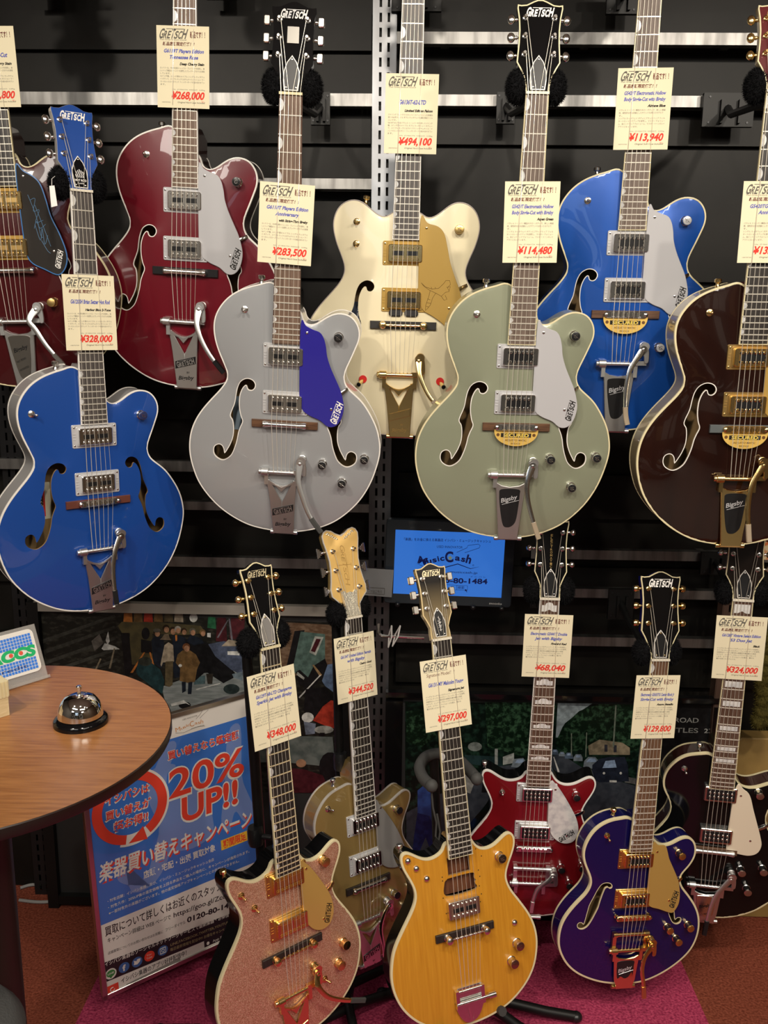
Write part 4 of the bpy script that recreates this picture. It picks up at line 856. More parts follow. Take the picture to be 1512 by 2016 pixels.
# -- pink gold sparkle on stand
g = Guitar('champ', 'electric_guitar', 'pink gold sparkle double-cutaway guitar with black sides on a floor stand', v0=-202, ws=24, arch=7.0); g.root['group'] = GF
g.body('jetd', JETD, [], 50, champ_l, black_gloss, cream_b, 4.2, None)
g.neck(black_gloss, ebony, cream_b, fret_m=mat('pale_gold_fret', (0.92, 0.76, 0.46), 0.3, 0.5), nut_m=cream_b, v_body=150); g.head(black_gloss, black_gloss, cream_b, sx=0.86, sy=1.02, logo_m=mat('champagne_logo', (0.75, 0.65, 0.42), 0.3, 0.5), button_m=gold, cover_m=grey_plexi, cover_edge=white_b, button='round')
g.strings(-89, 20, (437, 583))
for v in (150, 58): g.pickup(v, 'bars', gold_satin, gold, gold_satin)
g.pickguard(PGJ, gold_plastic, mat('brown_ink', (0.05, 0.03, 0.01), 0.5), (86, 46, 42, 76), screw_m=gold, bracket=(109, 96, 25)); g.bridge('roller', gold, ebony)
g.vibrato('v', gold, [(43, -62), (36, -80), (55, -111), (92, -135), (140, -156)], badge=gold, end=-205, vb=-89, tip_m=grey_rubber, ink_m=gold_satin); g.strap_button(-121, 192, gold, (-0.2, 1, 0))
g.switch(-100, 153, gold, (0.15, -0.3)); g.switch(-75, 118, gold, (0.15, -0.3)); g.switch(72, -99, gold, (0.8, -0.6))
g.knob(89, 156, gold, gold_satin, 10); g.knob(124, -41, gold, mat('dark_gold_cap', (0.05, 0.03, 0.01), 0.15, 0.8), 10); g.knob(108, -79, gold, gold_satin, 10)
# -- gold single cutaway
g = Guitar('penguin', 'electric_guitar', 'metallic gold single-cutaway guitar with plumed gold headstock behind the pink sparkle one', v0=-196, ws=24, arch=9.0); g.root['group'] = GF
g.body('jets', JETS, [], 50, gold_l, gold_l, mat('silver_binding', (0.62, 0.58, 0.52), 0.3, 0.3), 3.0, mat('silver_binding', (0.62, 0.58, 0.52), 0.3, 0.3))
g.neck(gold_l, ebony, white_b)
HP = HEADP[::-1]; HP = [(-a, b) for a, b in HEADP]
g.head(gold_head, gold_l, mat('silver_binding', (0.62, 0.58, 0.52), 0.3, 0.3), special=HEADP, button_m=chrome, button='step', logo_text=False)
X = g.hx(); hd = g.head_obj; glit = sparkle('silver_glitter', (0.6, 0.55, 0.42), (1.0, 0.98, 0.9), 1500, 0.7); etch = mat('etched_line', (0.42, 0.25, 0.07), 0.4)
q = MB().prism([(-19, 1), (19, 1), (16, 24), (18, 46), (21, 58), (14, 60), (9, 54), (0, 56), (-9, 54), (-14, 60), (-21, 58), (-18, 46), (-16, 24)], 0, 2.4, 0.5); g.obj('truss_rod_cover', q.xf(X), glit, hd)
q = MB(); T2 = MB(); logo(T2, 0, 0, 0.3, 92, 0, 0, 0.0, 0.15); q.add([(y*0.42, 116-x, z) for x, y, z in T2.v], T2.f)
for line in ([(-20, 118), (16, 116)], [(-20, 122), (-20, 114)], [(16, 120), (16, 112)]): q.tube([(x, y, 0.3) for x, y in line], 0.4, 4)
q.xf(X); g.obj('headstock_lettering', q, etch, hd, smooth=False)
for s in (-1, 1):
    q = MB()
    for k in range(9): q.ell((s*(10+k*3.0), 176+k*1.9+2*math.sin(k*2.1), 0.2), (2.4, 1.7, 0.5), 8, 4)
    g.obj('wing_inlay', q.xf(X), glit, hd)
g.strings(-80, 20, (440, 590))
for v in (149, 56): g.pickup(v, 'hs', clear_ring, chrome, dark_metal)
g.pickguard([(29, 190), (42, 178), (60, 152), (80, 118), (98, 78), (107, 46), (103, 27), (84, 15), (56, 22), (38, 38), (31, 62), (28, 92)], grey_plexi, None, screw_m=chrome); g.bridge('bar', nickel, ebony, wd=120)
g.vibrato('v', alu, [(44, -62), (22, -74), (9, -100), (12, -150), (10, -196)], end=-198, vb=-80, arm_m=chrome, tip_m=black_plastic); g.strap_button(-60, 244, chrome)
g.switch(-90, 205, chrome, (0.9, -0.2))
for x, y in ((93, 151), (71, -48), (120, -52), (100, -92)): g.knob(x, y, chrome, black_plastic)
# -- natural yellow
g = Guitar('malcolm', 'electric_guitar', 'natural yellow double-cutaway guitar with routed pickup holes on a floor stand', v0=-202, ws=24, arch=3.0); g.root['group'] = GF
cav1 = rrect(-26, 25, 126, 163, 2); cav2 = [(-34, 84), (-36, 112), (-30, 118), (-24, 120), (30, 120), (32, 108), (37, 103), (33, 98), (34, 84)]
g.body('malc', JETD, [cav1, cav2], 45, yellow_l, black_gloss, cream_b, 4.0, None, inner=False)
g.obj('routed_cavity', MB().box((0, 144, -13), (60, 44, 1)).box((0, 102, -13), (84, 44, 1)), mat('raw_mahogany', (0.16, 0.055, 0.02), 0.7, noise=(30, (0.08, 0.02, 0.008), 0.4, 0.7, (5, 0.5, 5))), smooth=False)
q = MB()
for x, y in ((42, 168), (54, 150), (44, 122), (46, 108), (43, 88), (46, 70), (42, 54), (-40, 118), (-40, 126), (-42, 82), (-38, 48)): q.lathe([(1.3, 0), (1.3, 0.4)], (x, y, g.z(x, y)-0.1), n=7)
g.obj('screw_hole', q, ink)
g.neck(mat('maple_neck', (0.42, 0.24, 0.07), 0.35, 0, 0.5), ebony, cream_b, nut_m=bone, v_body=150)
hm = mat('smoke_burst', (0.010, 0.009, 0.008), 0.2, 0, 0.6); nt = hm.node_tree; b = nt.nodes['Principled BSDF']; tc = nt.nodes.new('ShaderNodeTexCoord'); sp = nt.nodes.new('ShaderNodeSeparateXYZ'); nt.links.new(tc.outputs['Object'], sp.inputs[0])
mr = nt.nodes.new('ShaderNodeMapRange'); mr.inputs[1].default_value = (g.S+10-g.v0)/1000; mr.inputs[2].default_value = (g.S+120-g.v0)/1000; nt.links.new(sp.outputs['Y'], mr.inputs[0])
rp = nt.nodes.new('ShaderNodeValToRGB'); rp.color_ramp.elements[0].color = (0.33, 0.25, 0.13, 1); rp.color_ramp.elements[1].color = (0.012, 0.010, 0.009, 1); nt.links.new(mr.outputs[0], rp.inputs[0]); nt.links.new(rp.outputs[0], b.inputs['Base Color'])
g.head(hm, hm, mat('maple_edge', (0.62, 0.48, 0.24), 0.35), sx=0.84, sy=0.98, logo_m=mat('champagne_logo', (0.75, 0.65, 0.42), 0.3, 0.5), button_m=nickel, cover_m=black_plastic, cover_edge=white_b, button='rect')
X = g.hx(); q = MB()
for line in ([(-2, 44), (3, 38), (-3, 36), (4, 32)], [(-4, 30), (4, 34), (-2, 26), (5, 27)], [(-3, 22), (3, 25), (-1, 16), (4, 18)], [(0, 46), (1, 14)]): q.tube([X(np.array((*p, 2.7))) for p in spline(line, False, 4)], 0.4, 4)
g.obj('cover_scribble', q, white_p, g.cover, smooth=False)
g.strings(-118, 14, (440, 588))
g.pickup(55, 'hs', black_plastic, nickel, dark_metal, ringless=True); g.bridge('roller', nickel, ebony, wd=135)
t = g.obj('wrap_tailpiece', MB().prism(resample(spline([(-30, -150), (-30, -168), (-18, -188), (-3, -194), (14, -188), (26, -170), (27, -150)], True, 5), 3), 4, 8, 1.2).box((-2, -151, 11), (66, 9, 10)).prism([(-36, -146), (-28, -116), (28, -116), (30, -146)], 3, 6, 0.5).box((-31, -132, 9), (8, 28, 10)).box((27, -132, 9), (8, 28, 10)), chrome)
g.obj('tailpiece_ridge', MB().prism([(-9, -154), (6, -154), (2, -186), (-5, -186)], 8, 14, 2.5), chrome, t); g.obj('tension_bar', MB().lathe([(4, -34), (4, 56)], (0, -146, 12), (1, 0, 0), n=12).lathe([(6.5, 40), (6.5, 56)], (0, -146, 12), (1, 0, 0), n=12), chrome, t); g.obj('string_bar', MB().lathe([(3, -28), (3, 26)], (0, -120, 12), (1, 0, 0), n=12), chrome, t)
for x, y in ((-113, 177), (-96, 157), (-75, 131), (119, -11)): g.obj('dome_cap', MB().lathe([(7, 0), (6.8, 2), (5.4, 4.5), (2.8, 6), (0.5, 6.4)], (x, y, g.z(x, y)-0.5), n=16), chrome)
g.strap_button(-121, 192, nickel, (-0.1, 1, 0))
g.knob(95, 141, nickel, mat('bronze_cap', (0.10, 0.07, 0.05), 0.15, 0.8), 10, 19, logo_m=nickel); g.knob(120, -56, nickel, mat('rose_cap', (0.35, 0.16, 0.13), 0.15, 0.9), 10, 20, logo_m=nickel); g.knob(104, -91, nickel, mat('rose_cap', (0.35, 0.16, 0.13), 0.15, 0.9), 10, 20)
# -- red double cutaway
g = Guitar('redjet', 'electric_guitar', 'red double-cutaway guitar with pearl pickguard hanging low behind the yellow one', v0=-202, ws=24, arch=7.0); g.root['group'] = GF
g.body('jetd', JETD, [], 45, red_l, black_gloss, white_b, 3.2, None)
g.neck(black_gloss, rosewood, white_b, 'hump', v_body=150); g.head(black_gloss, black_gloss, cream_b, sx=0.9, sy=1.1, cover_edge=white_b, button='round', logo_text=False)
X = g.hx(); q = MB(); 
for i, ch in enumerate('ELECTROMATIC'): put_text(q, ch, 0, 66+6.2*(11-i), 0.4, 5, 4.6, 0, 0, 'CENTER', 0, 0.01)
g.obj('headstock_lettering', q.xf(X), gold_satin, g.head_obj, smooth=False)
g.strings(-97, 16, (444, 592))
for v in (143, 44): g.pickup(v, 'single', silver_plastic, nickel, dark_metal)
g.pickguard(PGJ, pearl, ink, (74, 37, 42, 38), bracket=(109, 94, 20)); g.bridge('tom', chrome, None, wd=110)
g.vibrato('bridge', alu, [(47, -68), (34, -74), (12, -92), (2, -120), (-2, -150)], vb=-97, end=-204, roller=True, arm_m=alu, tip_m=alu); g.strap_button(-121, 192, nickel, (-0.1, 1, 0))
g.switch(-80, 140, nickel, (0, 0.2)); 
for x, y in ((91, 141), (68, -53), (117, -48), (90, -97)): g.knob(x, y, chrome, black_plastic, 8.5, 18)
# -- azure
g = Guitar('azure', 'electric_guitar', 'deep azure blue single-cutaway guitar with gold pickguard low at the right front', v0=-187, ws=24, arch=5.0); g.root['group'] = GF
g.body('azure', AZJR, [FHAZ, [(-x, y) for x, y in FHAZ]], 45, azure_l, azure_l, cream_b, 4.2, cream_b, fbind=cream_b)
g.neck(azure_l, mat('laurel', (0.11, 0.055, 0.03), 0.5, noise=(40, (0.17, 0.09, 0.05), 0.35, 0.7, (6, 0.5, 6))), cream_b, v_body=190); g.head(black_gloss, azure_l, cream_b, sx=1.16, sy=1.2, logo_m=white_p, button_m=gold, cover_edge=white_b, button='knurl')
g.strings(-82, 18, (443, 595))
for v in (143, 43): g.pickup(v, 'black', gold_satin, gold, dark_metal)
g.pickguard(PGA, gold_plastic, ink, (98, 40, 44, 78), bracket=(116, 84, 20), screw_m=gold); g.bridge('tom', gold, None)
g.vibrato('panel', gold, [(50, -70), (30, -87), (23, -118), (28, -152), (31, -186)], vb=-84, end=-190, roller=True, arm_m=gold, tip_m=gold_satin); g.strap_button(-60, 243, gold)
g.switch(-80, 202, gold, (0.2, -0.6))
for x, y in ((104, 152), (94, -37), (148, -36), (121, -70)): g.knob(x, y, gold, gold_satin, 9, 20)
# -- black
g = Guitar('blackjet', 'electric_guitar', 'black single-cutaway guitar with ivory pickguard hanging low at the right edge', v0=-196, ws=24, arch=8.0); g.root['group'] = GF
g.body('jets', JETS, [], 50, black_gloss, dark_brown, cream_b, 4.0, cream_b)
g.neck(dark_brown, rosewood, cream_b, 'block', v_body=235); g.head(lacq('black_brown_face', (0.012, 0.007, 0.005)), dark_brown, cream_b, logo_m=pearl, button_m=nickel, cover_edge=white_b, button='round')
g.strings(-96, 20, (444, 592))
for v in (152, 43): g.pickup(v, 'single', silver_plastic, nickel, dark_metal, ringless=True)
g.pickguard(PGB, tan_white, None, bracket=(112, 74, 25)); g.bridge('bar', alu, brown_ebony, wd=105)
g.vibrato('solid', alu, [(42, -62), (17, -92), (4, -123), (-3, -159), (-8, -206)], vb=-96, end=-204, tip_m=dark_metal, arm_m=alu); g.strap_button(-50, 245, nickel)
g.switch(-83, 204, nickel, (0.3, -0.5))
for x, y in ((84, 160), (65, -44), (113, -37), (84, -96)): g.knob(x, y, chrome, mat('rose_silver_cap', (0.5, 0.36, 0.3), 0.15, 0.9), 9, 20)
# ------------------------------------------------------------------ price cards tucked under the outer strings
W_, H_ = 105.0, 148.0
DJ = ['パラレル トーンバー構造のホロー ボディで、新しい高級', '感、個性的な色を武器としたサウンドを持ったモデルで', 'す。', 'シングル カッタウェイ ボディにブラックトップ フィル', 'タートロン ピックアップを搭載し、マスター ヴォリュー', 'ム、各ピックアップ ヴォリューム、マスター トーンのレイ', 'アウトとなっています。']
DF = ['ストリング スルーテクスタンバイ スイッチといった特徴を', '持つ1962年スタイル ダブル カッタウェイ仕様の限定ファル', 'コンです。', 'G6136T-62-LTDはパラレル トーンバーを採用した17インチ', '幅、2インチ厚のメイプル ダブル カッタウェイ ボディー', 'で、メイプル ネックにはネオ クラシック サムネイル・イ', 'ンレイの入ったエボニー フィンガーボードを組み合わせてい', 'ます。']
DC = ['ロッドバーは、1959年仕様のトレッスル・ブレイシングを採用し、美', 'しいトップ構造のトーンバーを搭載したプレイヤーズモデルを実現', 'しています。', '16インチ幅、2インチ厚のメイプル シングル カッタウェ', 'イ ボディで、メイプル ネックにはサムネイル ポジション マー', 'カーの入ったローズウッド フィンガーボードを組み合わせてい', 'ます。']
DS = ['シングル カッタウェイのチェンバード ボディを採用し、', 'メイプル ネックにはエボニー フィンガーボードを搭載。', '伝統的なルックスと現代的な演奏性を兼ね備えた限定', 'モデルで、ピックアップのレイアウトにもこだわって', 'います。ビブラート テイルピースを備え、豊かな', '響きを持ったモデルです。']
def card(key, u, v, line2, model, colour, desc, price, case, label, rot=0.0, sn='JT19041774', skew=0.0):
    F = Frame(key); M = F.matrix(0); k = F.k/1000; S = 648 if key == 'falcon' else 625; ws = 24 if key in ('champ', 'penguin', 'malcolm', 'redjet', 'azure', 'blackjet') else 30
    def sw(q): return 10+(ws-10)*(S-q)/S
    z = sw(v)+2.0; sl = (sw(v-70)-sw(v+70))/140
    o = bpy.data.objects.new('price_card', None); COL.objects.link(o); o.matrix_world = M
    tag(o, label, 'price card', 'price cards on the guitar necks')
    c, s = math.cos(R(rot)), math.sin(R(rot))
    def X(p): x, y, zz = p; x2 = x*c-y*s; y2 = x*s+y*c; return np.array([(u+x2)*k, (v+y2)*k, (z-sl*y2+zz)*k])
    def add(name, mb, m_): return mb.xf(X).build(name, m_, o, smooth=False)
    add('card', MB().box((0, 0, -0.25), (W_, H_, 0.5)), paper)
    T = H_/2; L = -W_/2; q = MB(); logo(q, L+34, T-14, 0.1, 58, 0, 0, 0.028, 0.38); put_text(q, 'That Great Gretsch Sound!', L+6, T-26, 0.1, 2.2, 54, 0, 0, 'LEFT', 0, 0.01); add('printed_logo', q, ink_grey)
    q = MB(); put_text(q, '新品です！！', L+67, T-20, 0.1, 9, 30, 0, 0, 'LEFT', 0, 0.03)
    if line2: put_text(q, line2, L+12, T-35, 0.1, 5.2 if line2[0] != 'S' else 7, 64, 0, 0, 'LEFT', 0.2, 0.03 if line2[0] != 'S' else 0)
    add('printed_heading', q, ink_dred)
    q = MB(); y = T-56 if len(model) == 1 else T-48
    for i, t in enumerate(model): 
        w_ = min(80, len(t)*3.5+8); put_text(q, t, 2, y-i*11, 0.1, 8.0 if len(model) == 1 else 6.6, w_, 0, 0, 'CENTER', 0.28, 0.036)
    add('printed_model', q, ink_blue)
    q = MB()
    if colour: put_text(q, colour, W_/2-10, T-70, 0.1, 4.6, min(56, len(colour)*2.9), 0, 0, 'RIGHT', 0.28, 0.05)
    put_text(q, 'Original %s Case Included' % case, W_/2-9, -T+9, 0.1, 3.0, 55, 0, 0, 'RIGHT', 0.2, 0.004)
    add('printed_colour_name', q, ink)
    q = MB()
    for i, t in enumerate(desc): put_text(q, t, L+6.5, T-77-i*5.0, 0.1, 2.7, min(89, len(t)*3.4), 0, 0, 'LEFT', 0, 0.002)
    put_text(q, 'S/N:  %s  WEIGHT:  3.09kg' % sn, W_/2-9, T-115.3, 0.1, 2.1, 66, 0, 0, 'RIGHT', 0, 0.0); put_text(q, '18070700', L+9, -T+9, 0.1, 1.9, 17, 0, 0, 'LEFT')
    add('printed_description', q, ink_grey)
    q = MB(); put_text(q, price, W_/2-9.5, T-131.5, 0.1, 13.6, 67, 0, 0, 'RIGHT', 0.25, 0.034); put_text(q, '(税込)', W_/2-10, T-136.5, 0.1, 1.9, 6, 0, 0, 'RIGHT'); add('printed_price', q, ink_red)
N2 = '新品店頭限定価格！！'
card('signed', 2.5, 390, N2, ['G6122T Single-Cut'], 'Cherry Stain', DC, '¥319,800', 'Hard', 'price card cut off by the left edge, its price ending in 800')
card('cherry', -1, 390, N2, ['G6119T Players Edition', 'Tennessee Rose'], 'Deep Cherry Stain', DC, '¥268,000', 'Hard', 'cream price card of ¥268,000 on the cherry red guitar neck', 0.8)
card('bluehot', 1, 393, N2, ['G6120SH Brian Setzer Hot Rod'], 'Harbor Blue 2-Tone', DC, '¥328,000', 'Hard', 'cream price card of ¥328,000 on the two-tone blue guitar neck', 0)
card('silver', -4, 397, N2, ['G6118T Players Edition', 'Anniversary'], 'with String-Thru Bigsby', DC, '¥283,500', 'Hard', 'cream price card of ¥283,500 on the silver guitar neck', -1.5)
card('falcon', 3, 412, None, ['G6136T-62-LTD'], 'Limited Edition Falcon', DF, '¥494,100', 'Hard', 'cream price card of ¥494,100 on the white guitar neck', 0)
card('green', 2.5, 399, N2, ['G5420T Electromatic Hollow', 'Body Single-Cut with Bigsby'], 'Aspen Green', DJ, '¥114,480', 'Soft', 'cream price card of ¥114,480 on the green guitar neck', 1.2)
card('blue2', 1.5, 392, N2, ['G5420T Electromatic Hollow', 'Body Single-Cut with Bigsby'], 'Airlane Blue', DJ, '¥113,940', 'Soft', 'cream price card of ¥113,940 on the bright blue guitar neck', 0.3)
card('walnut', 3, 395, N2, ['G5420TG Electromatic', 'Anniversary'], 'Walnut', DJ, '¥135,000', 'Soft', 'price card starting ¥135 cut off by the right edge', 0.2)
card('champ', -4, 510, N2, ['G6129T-68-LTD Champagne', 'Sparkle Jet with Bigsby'], None, DS, '¥348,000', 'Hard', 'cream price card of ¥348,000 on the pink sparkle guitar neck', 1.5)
card('penguin', -5, 515, N2, ['G6134T Limited Edition Penguin', 'with Bigsby'], 'Casino Gold', DS, '¥344,520', 'Hard', 'cream price card of ¥344,520 on the gold plumed guitar neck', 0)
card('malcolm', -3, 514, 'Signature Model！！', ['G6131-MY Malcolm Young'], 'Signature Jet', DS, '¥297,000', 'Hard', 'cream price card of ¥297,000 on the yellow guitar neck', 0)
card('redjet', 0, 518, N2, ['Electromatic G5441T Double', 'Jet with Bigsby'], 'Firebird Red', DS, '¥68,040', 'Soft', 'cream price card of ¥68,040 on the red guitar neck with hump inlays', 0)
card('azure', -3, 519, N2, ['Electromatic G5655TG Center Block Jr', 'Single-Cut with Bigsby'], 'Azure Metallic', DS, '¥129,800', 'Soft', 'cream price card of ¥129,800 on the deep azure guitar neck', 0)
card('blackjet', 2, 518, N2, ['G6128T Vintage Select Edition', "'53 Duo Jet"], 'Black', DS, '¥324,000', 'Hard', 'cream price card of ¥324,000 on the black guitar neck', 1.0)
# ------------------------------------------------------------------ hangers and stands
def fur(mb, c, rad, n=1500, M3=None, L=0.0055, mi=0):
    mb.ell(c, rad, 16, 10, mi, M3); V = []; F = []
    for i in range(n):
        p = rng.normal(size=3); p /= np.linalg.norm(p); q = p*np.array(rad); nr = p/np.array(rad); nr /= np.linalg.norm(nr)
        if M3 is not None: q = M3 @ q; nr = M3 @ nr
        t = np.cross(nr, rng.normal(size=3)); t /= np.linalg.norm(t); h = nr*L*(0.4+rng.random()*0.8)+t*L*1.1*rng.random(); b_ = np.cross(nr, t)*0.0007
        o = len(V); V += [q+c-b_, q+c+b_, q+c+h]; F.append((o, o+1, o+2))
    return mb.add(V, F, mi)
def hanger(key, plate=None, label='', pads=((-34, 14), (34, 14)), r=(0.021, 0.020, 0.030)):
    F = Frame(key); S = 648 if key == 'falcon' else 625
    P = [F.w(x, S+y, -14) for x, y in pads]; C = F.w(0, S+2, -40)
    root = empty('guitar_hanger', label, 'guitar hanger', C, 'padded guitar hangers'); T = lambda p: np.array(p)-np.array(C)
    M3 = np.stack([F.u, F.n, F.v], 1)
    for p in P: fur(MB(), T(p)+0, r, 2600, M3).build('padded_prong', fur_black, root)
    B0 = F.w(0, S-6, -45)
    MB().tube([T(P[0]-F.n*0.004), T(F.w(-26, S, -34)), T(B0), T(F.w(26, S, -34)), T(P[1]-F.n*0.004)], 0.006, 8).build('yoke', black_steel, root)
    if plate is not None:
        x0, x1, z0, z1 = plate; Y = 2.186; cx, cz = (x0+x1)/2, (z0+z1)/2
        mb = MB().box(T((cx, Y, cz)), (x1-x0, 0.012, z1-z0)).box(T((cx-(x1-x0)*0.15, Y-0.010, cz-0.005)), (0.006, 0.012, (z1-z0)*0.7)).box(T((cx+(x1-x0)*0.2, Y-0.010, cz-0.005)), (0.006, 0.012, (z1-z0)*0.7))
        pl = mb.build('wall_plate', black_steel, root, smooth=False)
        for sx_ in (-1, 1):
            for sz in (-1, 1): MB().lathe([(0.003, 0), (0.0025, 0.0015)], T((cx+sx_*(x1-x0)*0.38, Y-0.006, cz+sz*(z1-z0)*0.38)), (0, -1, 0), n=8).build('plate_screw', dark_metal, pl)
        MB().tube([T((cx, Y, cz+0.005)), T((cx*0.6+B0[0]*0.4, Y-0.10, cz*0.6+B0[2]*0.4)), T(B0)], 0.0085, 8).build('hanger_arm', black_steel, root)
hanger('silver', (-0.229, -0.184, 2.089, 2.161), 'black fleece-padded hanger holding the silver guitar')
hanger('green', (0.208, 0.251, 2.094, 2.163), 'black fleece-padded hanger holding the green guitar')
hanger('walnut', (0.689, 0.807, 2.090, 2.164), 'black hanger with broad plate holding the dark brown guitar')
hanger('bluehot', (-0.66, -0.615, 1.90, 1.98), 'black fleece-padded hanger holding the two-tone blue guitar')
hanger('redjet', (0.34, 0.40, 0.905, 0.975), 'black fleece-padded hanger holding the red guitar')
hanger('azure', (0.545, 0.61, 0.878, 0.960), 'black fleece-padded hanger holding the azure guitar')
hanger('blackjet', (0.776, 0.850, 1.004, 1.063), 'black fleece-padded hanger holding the black guitar')
hanger('cherry', (-0.47, -0.40, 2.36, 2.44), 'black hanger above the frame holding the cherry red guitar')
hanger('falcon', (-0.042, 0.073, 2.335, 2.40), 'black hanger at the top edge holding the white guitar')
hanger('blue2', (0.451, 0.522, 2.331, 2.40), 'black hanger at the top edge holding the bright blue guitar')
hanger('signed', (-0.88, -0.80, 2.36, 2.44), 'black hanger beyond the top left corner holding the signed guitar')
def stand(key, label, px, foot, legs, pads, clamp_px, Yt):
    F = Frame(key); S = 625; root = empty('guitar_stand', label, 'guitar stand', foot, 'black tubular guitar stands'); T = lambda p: np.array(p)-np.array(foot)
    (x0, y0, Ya), (x1, y1, Yb) = px
    a = at(x0, y0, Ya); b_ = at(x1, y1, Yb); d = (b_-a)/(b_[2]-a[2]); c = b_+d*(0.05-b_[2])
    MB().tube([T(a), T(b_), T(c)], 0.0105, 12).build('upright_tube', black_steel, root)
    k = at(*clamp_px); MB().lathe([(0.015, -0.02), (0.017, -0.012), (0.017, 0.012), (0.015, 0.02)], T(k), d, n=14).cyl(T(k), T(k+np.array([0.035, -0.006, 0.0])), 0.006, n=10).build('clamp', black_plastic, root)
    M3 = np.stack([F.u, F.n, F.v], 1); P = [F.w(*p) for p in pads]
    MB().tube([T(P[0]), T(F.w(pads[0][0]*0.7, S-4, -38)), T(F.w(0, S-6, -46)), T(F.w(pads[1][0]*0.7, S-4, -38)), T(P[1])], 0.006, 8).tube([T(F.w(0, S-6, -46)), T(a)], 0.007, 8).build('yoke', black_steel, root)
    for p in P: fur(MB(), T(p), (0.022, 0.022, 0.027), 2600, M3).build('padded_prong', fur_black, root)
    hub = np.array([c[0], c[1], 0.06]); MB().lathe([(0.02, -0.03), (0.024, 0.0), (0.02, 0.05)], T(hub), (0, 0, 1), n=14).build('hub', black_plastic, root)
    for e in legs:
        e = np.array(e); MB().tube([T(hub), T(hub*0.35+e*0.65+np.array([0, 0, 0.012])), T(e)], 0.011, 10).build('leg', black_steel, root); MB().ell(T(e), (0.014, 0.014, 0.011), 10, 6).build('rubber_foot', black_plastic, root)
stand('champ', 'tall black stand holding the pink sparkle guitar beside the campaign poster', ((484, 1262, 1.64), (512, 1660, 1.64)), (-0.24, 1.66, 0.0), [(-0.545, 1.72, 0.012), (0.02, 1.865, 0.012), (-0.27, 1.50, 0.012)], [(-36, 640, -10), (33, 644, -16)], (503, 1645, 1.63), 1.6)
stand('penguin', 'tall black stand holding the gold plumed guitar', ((661, 1205, 1.89), (668, 1500, 1.86)), (-0.11, 1.88, 0.0), [(-0.36, 1.98, 0.012), (0.10, 2.0, 0.012), (-0.08, 1.66, 0.012)], [(-33, 637, -10), (34, 640, -18)], (670, 1498, 1.85), 1.85)
# stand of the yellow guitar: foam cradle behind the upper body, strap, long floor tubes
F = Frame('malcolm'); root = empty('guitar_stand', 'low black stand with grey foam cradle arms holding the yellow guitar', 'guitar stand', (0.19, 1.78, 0), 'black tubular guitar stands'); T = lambda p: np.array(p)-np.array((0.19, 1.78, 0))
cp = [(x*0.92-2, y+58, z) for x, y, z in ((-46, 262, -6), (-50, 268, -40), (-44, 280, -74), (-24, 292, -92), (4, 296, -97), (34, 292, -92), (58, 280, -74), (66, 266, -38), (66, 258, -2))]
MB().tube([T(F.w(*p)) for p in spline(cp, False, 4)], 0.0125, 10).build('foam_cradle', grey_rubber, root)
for p in (cp[0], cp[-1]): MB().ell(T(F.w(*p)), (0.014, 0.014, 0.014), 10, 7).build('cradle_tip', grey_rubber, root)
bt = F.w(2, 350, -97); MB().tube([T(bt), T((bt[0]+0.02, bt[1]+0.02, 0.35)), T((0.19, 1.80, 0.05))], 0.011, 10).build('upright_tube', black_steel, root)
MB().tube([T(F.w(*p)) for p in ((-44, 316, -10), (-42, 270, -14), (-36, 236, -16), (-40, 206, -18), (-34, 198, -16), (-30, 216, -14), (-34, 255, -14))], 0.0022, 6).build('retaining_strap', grey_rubber, root)
for e in ((0.435, 1.79, 0.014), (0.335, 1.72, 0.014), (-0.03, 1.85, 0.014)):
    MB().tube([T((0.19, 1.80, 0.06)), T((0.19*0.3+e[0]*0.7, 1.80*0.3+e[1]*0.7, 0.024)), T(e)], 0.012, 10).build('leg', black_steel, root); MB().ell(T(e), (0.015, 0.015, 0.012), 10, 6).build('rubber_foot', black_plastic, root)
for s in (-1, 1):
    p = F.w(s*70, -196, -18); q_ = F.w(s*70, -190, 12); MB().tube([T((0.19, 1.80, 0.08)), T(F.w(s*62, -214, -50)), T(p), T(q_)], 0.010, 8).build('body_arm', grey_rubber, root)
# ------------------------------------------------------------------ flat printed things
def flat(name, c, rough=0.35): return mat('print_'+name, c, rough, spec=0.3)
def basis_M(o, U, V):
    U = np.array(U, float); V = np.array(V, float); U /= np.linalg.norm(U); V -= U*(U@V); V /= np.linalg.norm(V); N = np.cross(U, V); M = Matrix.Identity(4)
    for i in range(3): M[i][0], M[i][1], M[i][2], M[i][3] = U[i], V[i], N[i], o[i]
    return M
def ellp(cx, cy, rx, ry=None, n=14): ry = ry or rx; return [(cx+rx*math.cos(t), cy+ry*math.sin(t)) for t in np.linspace(0, 2*math.pi, n, endpoint=False)]
def poster_print(root, name, shapes, to_xy, z0, parent=None):
    mats = []; mb = MB()
    for i, (m_, pts) in enumerate(shapes):
        if m_ not in mats: mats.append(m_)
        P = np.array([to_xy(*p) for p in pts]); 
        if area(P) < 0: P = P[::-1]
        mb.add(np.c_[P, np.full(len(P), z0+i*0.00004)], [tuple(range(len(P)))], mats.index(m_))
    return mb.build(name, mats, parent or root, smooth=False)
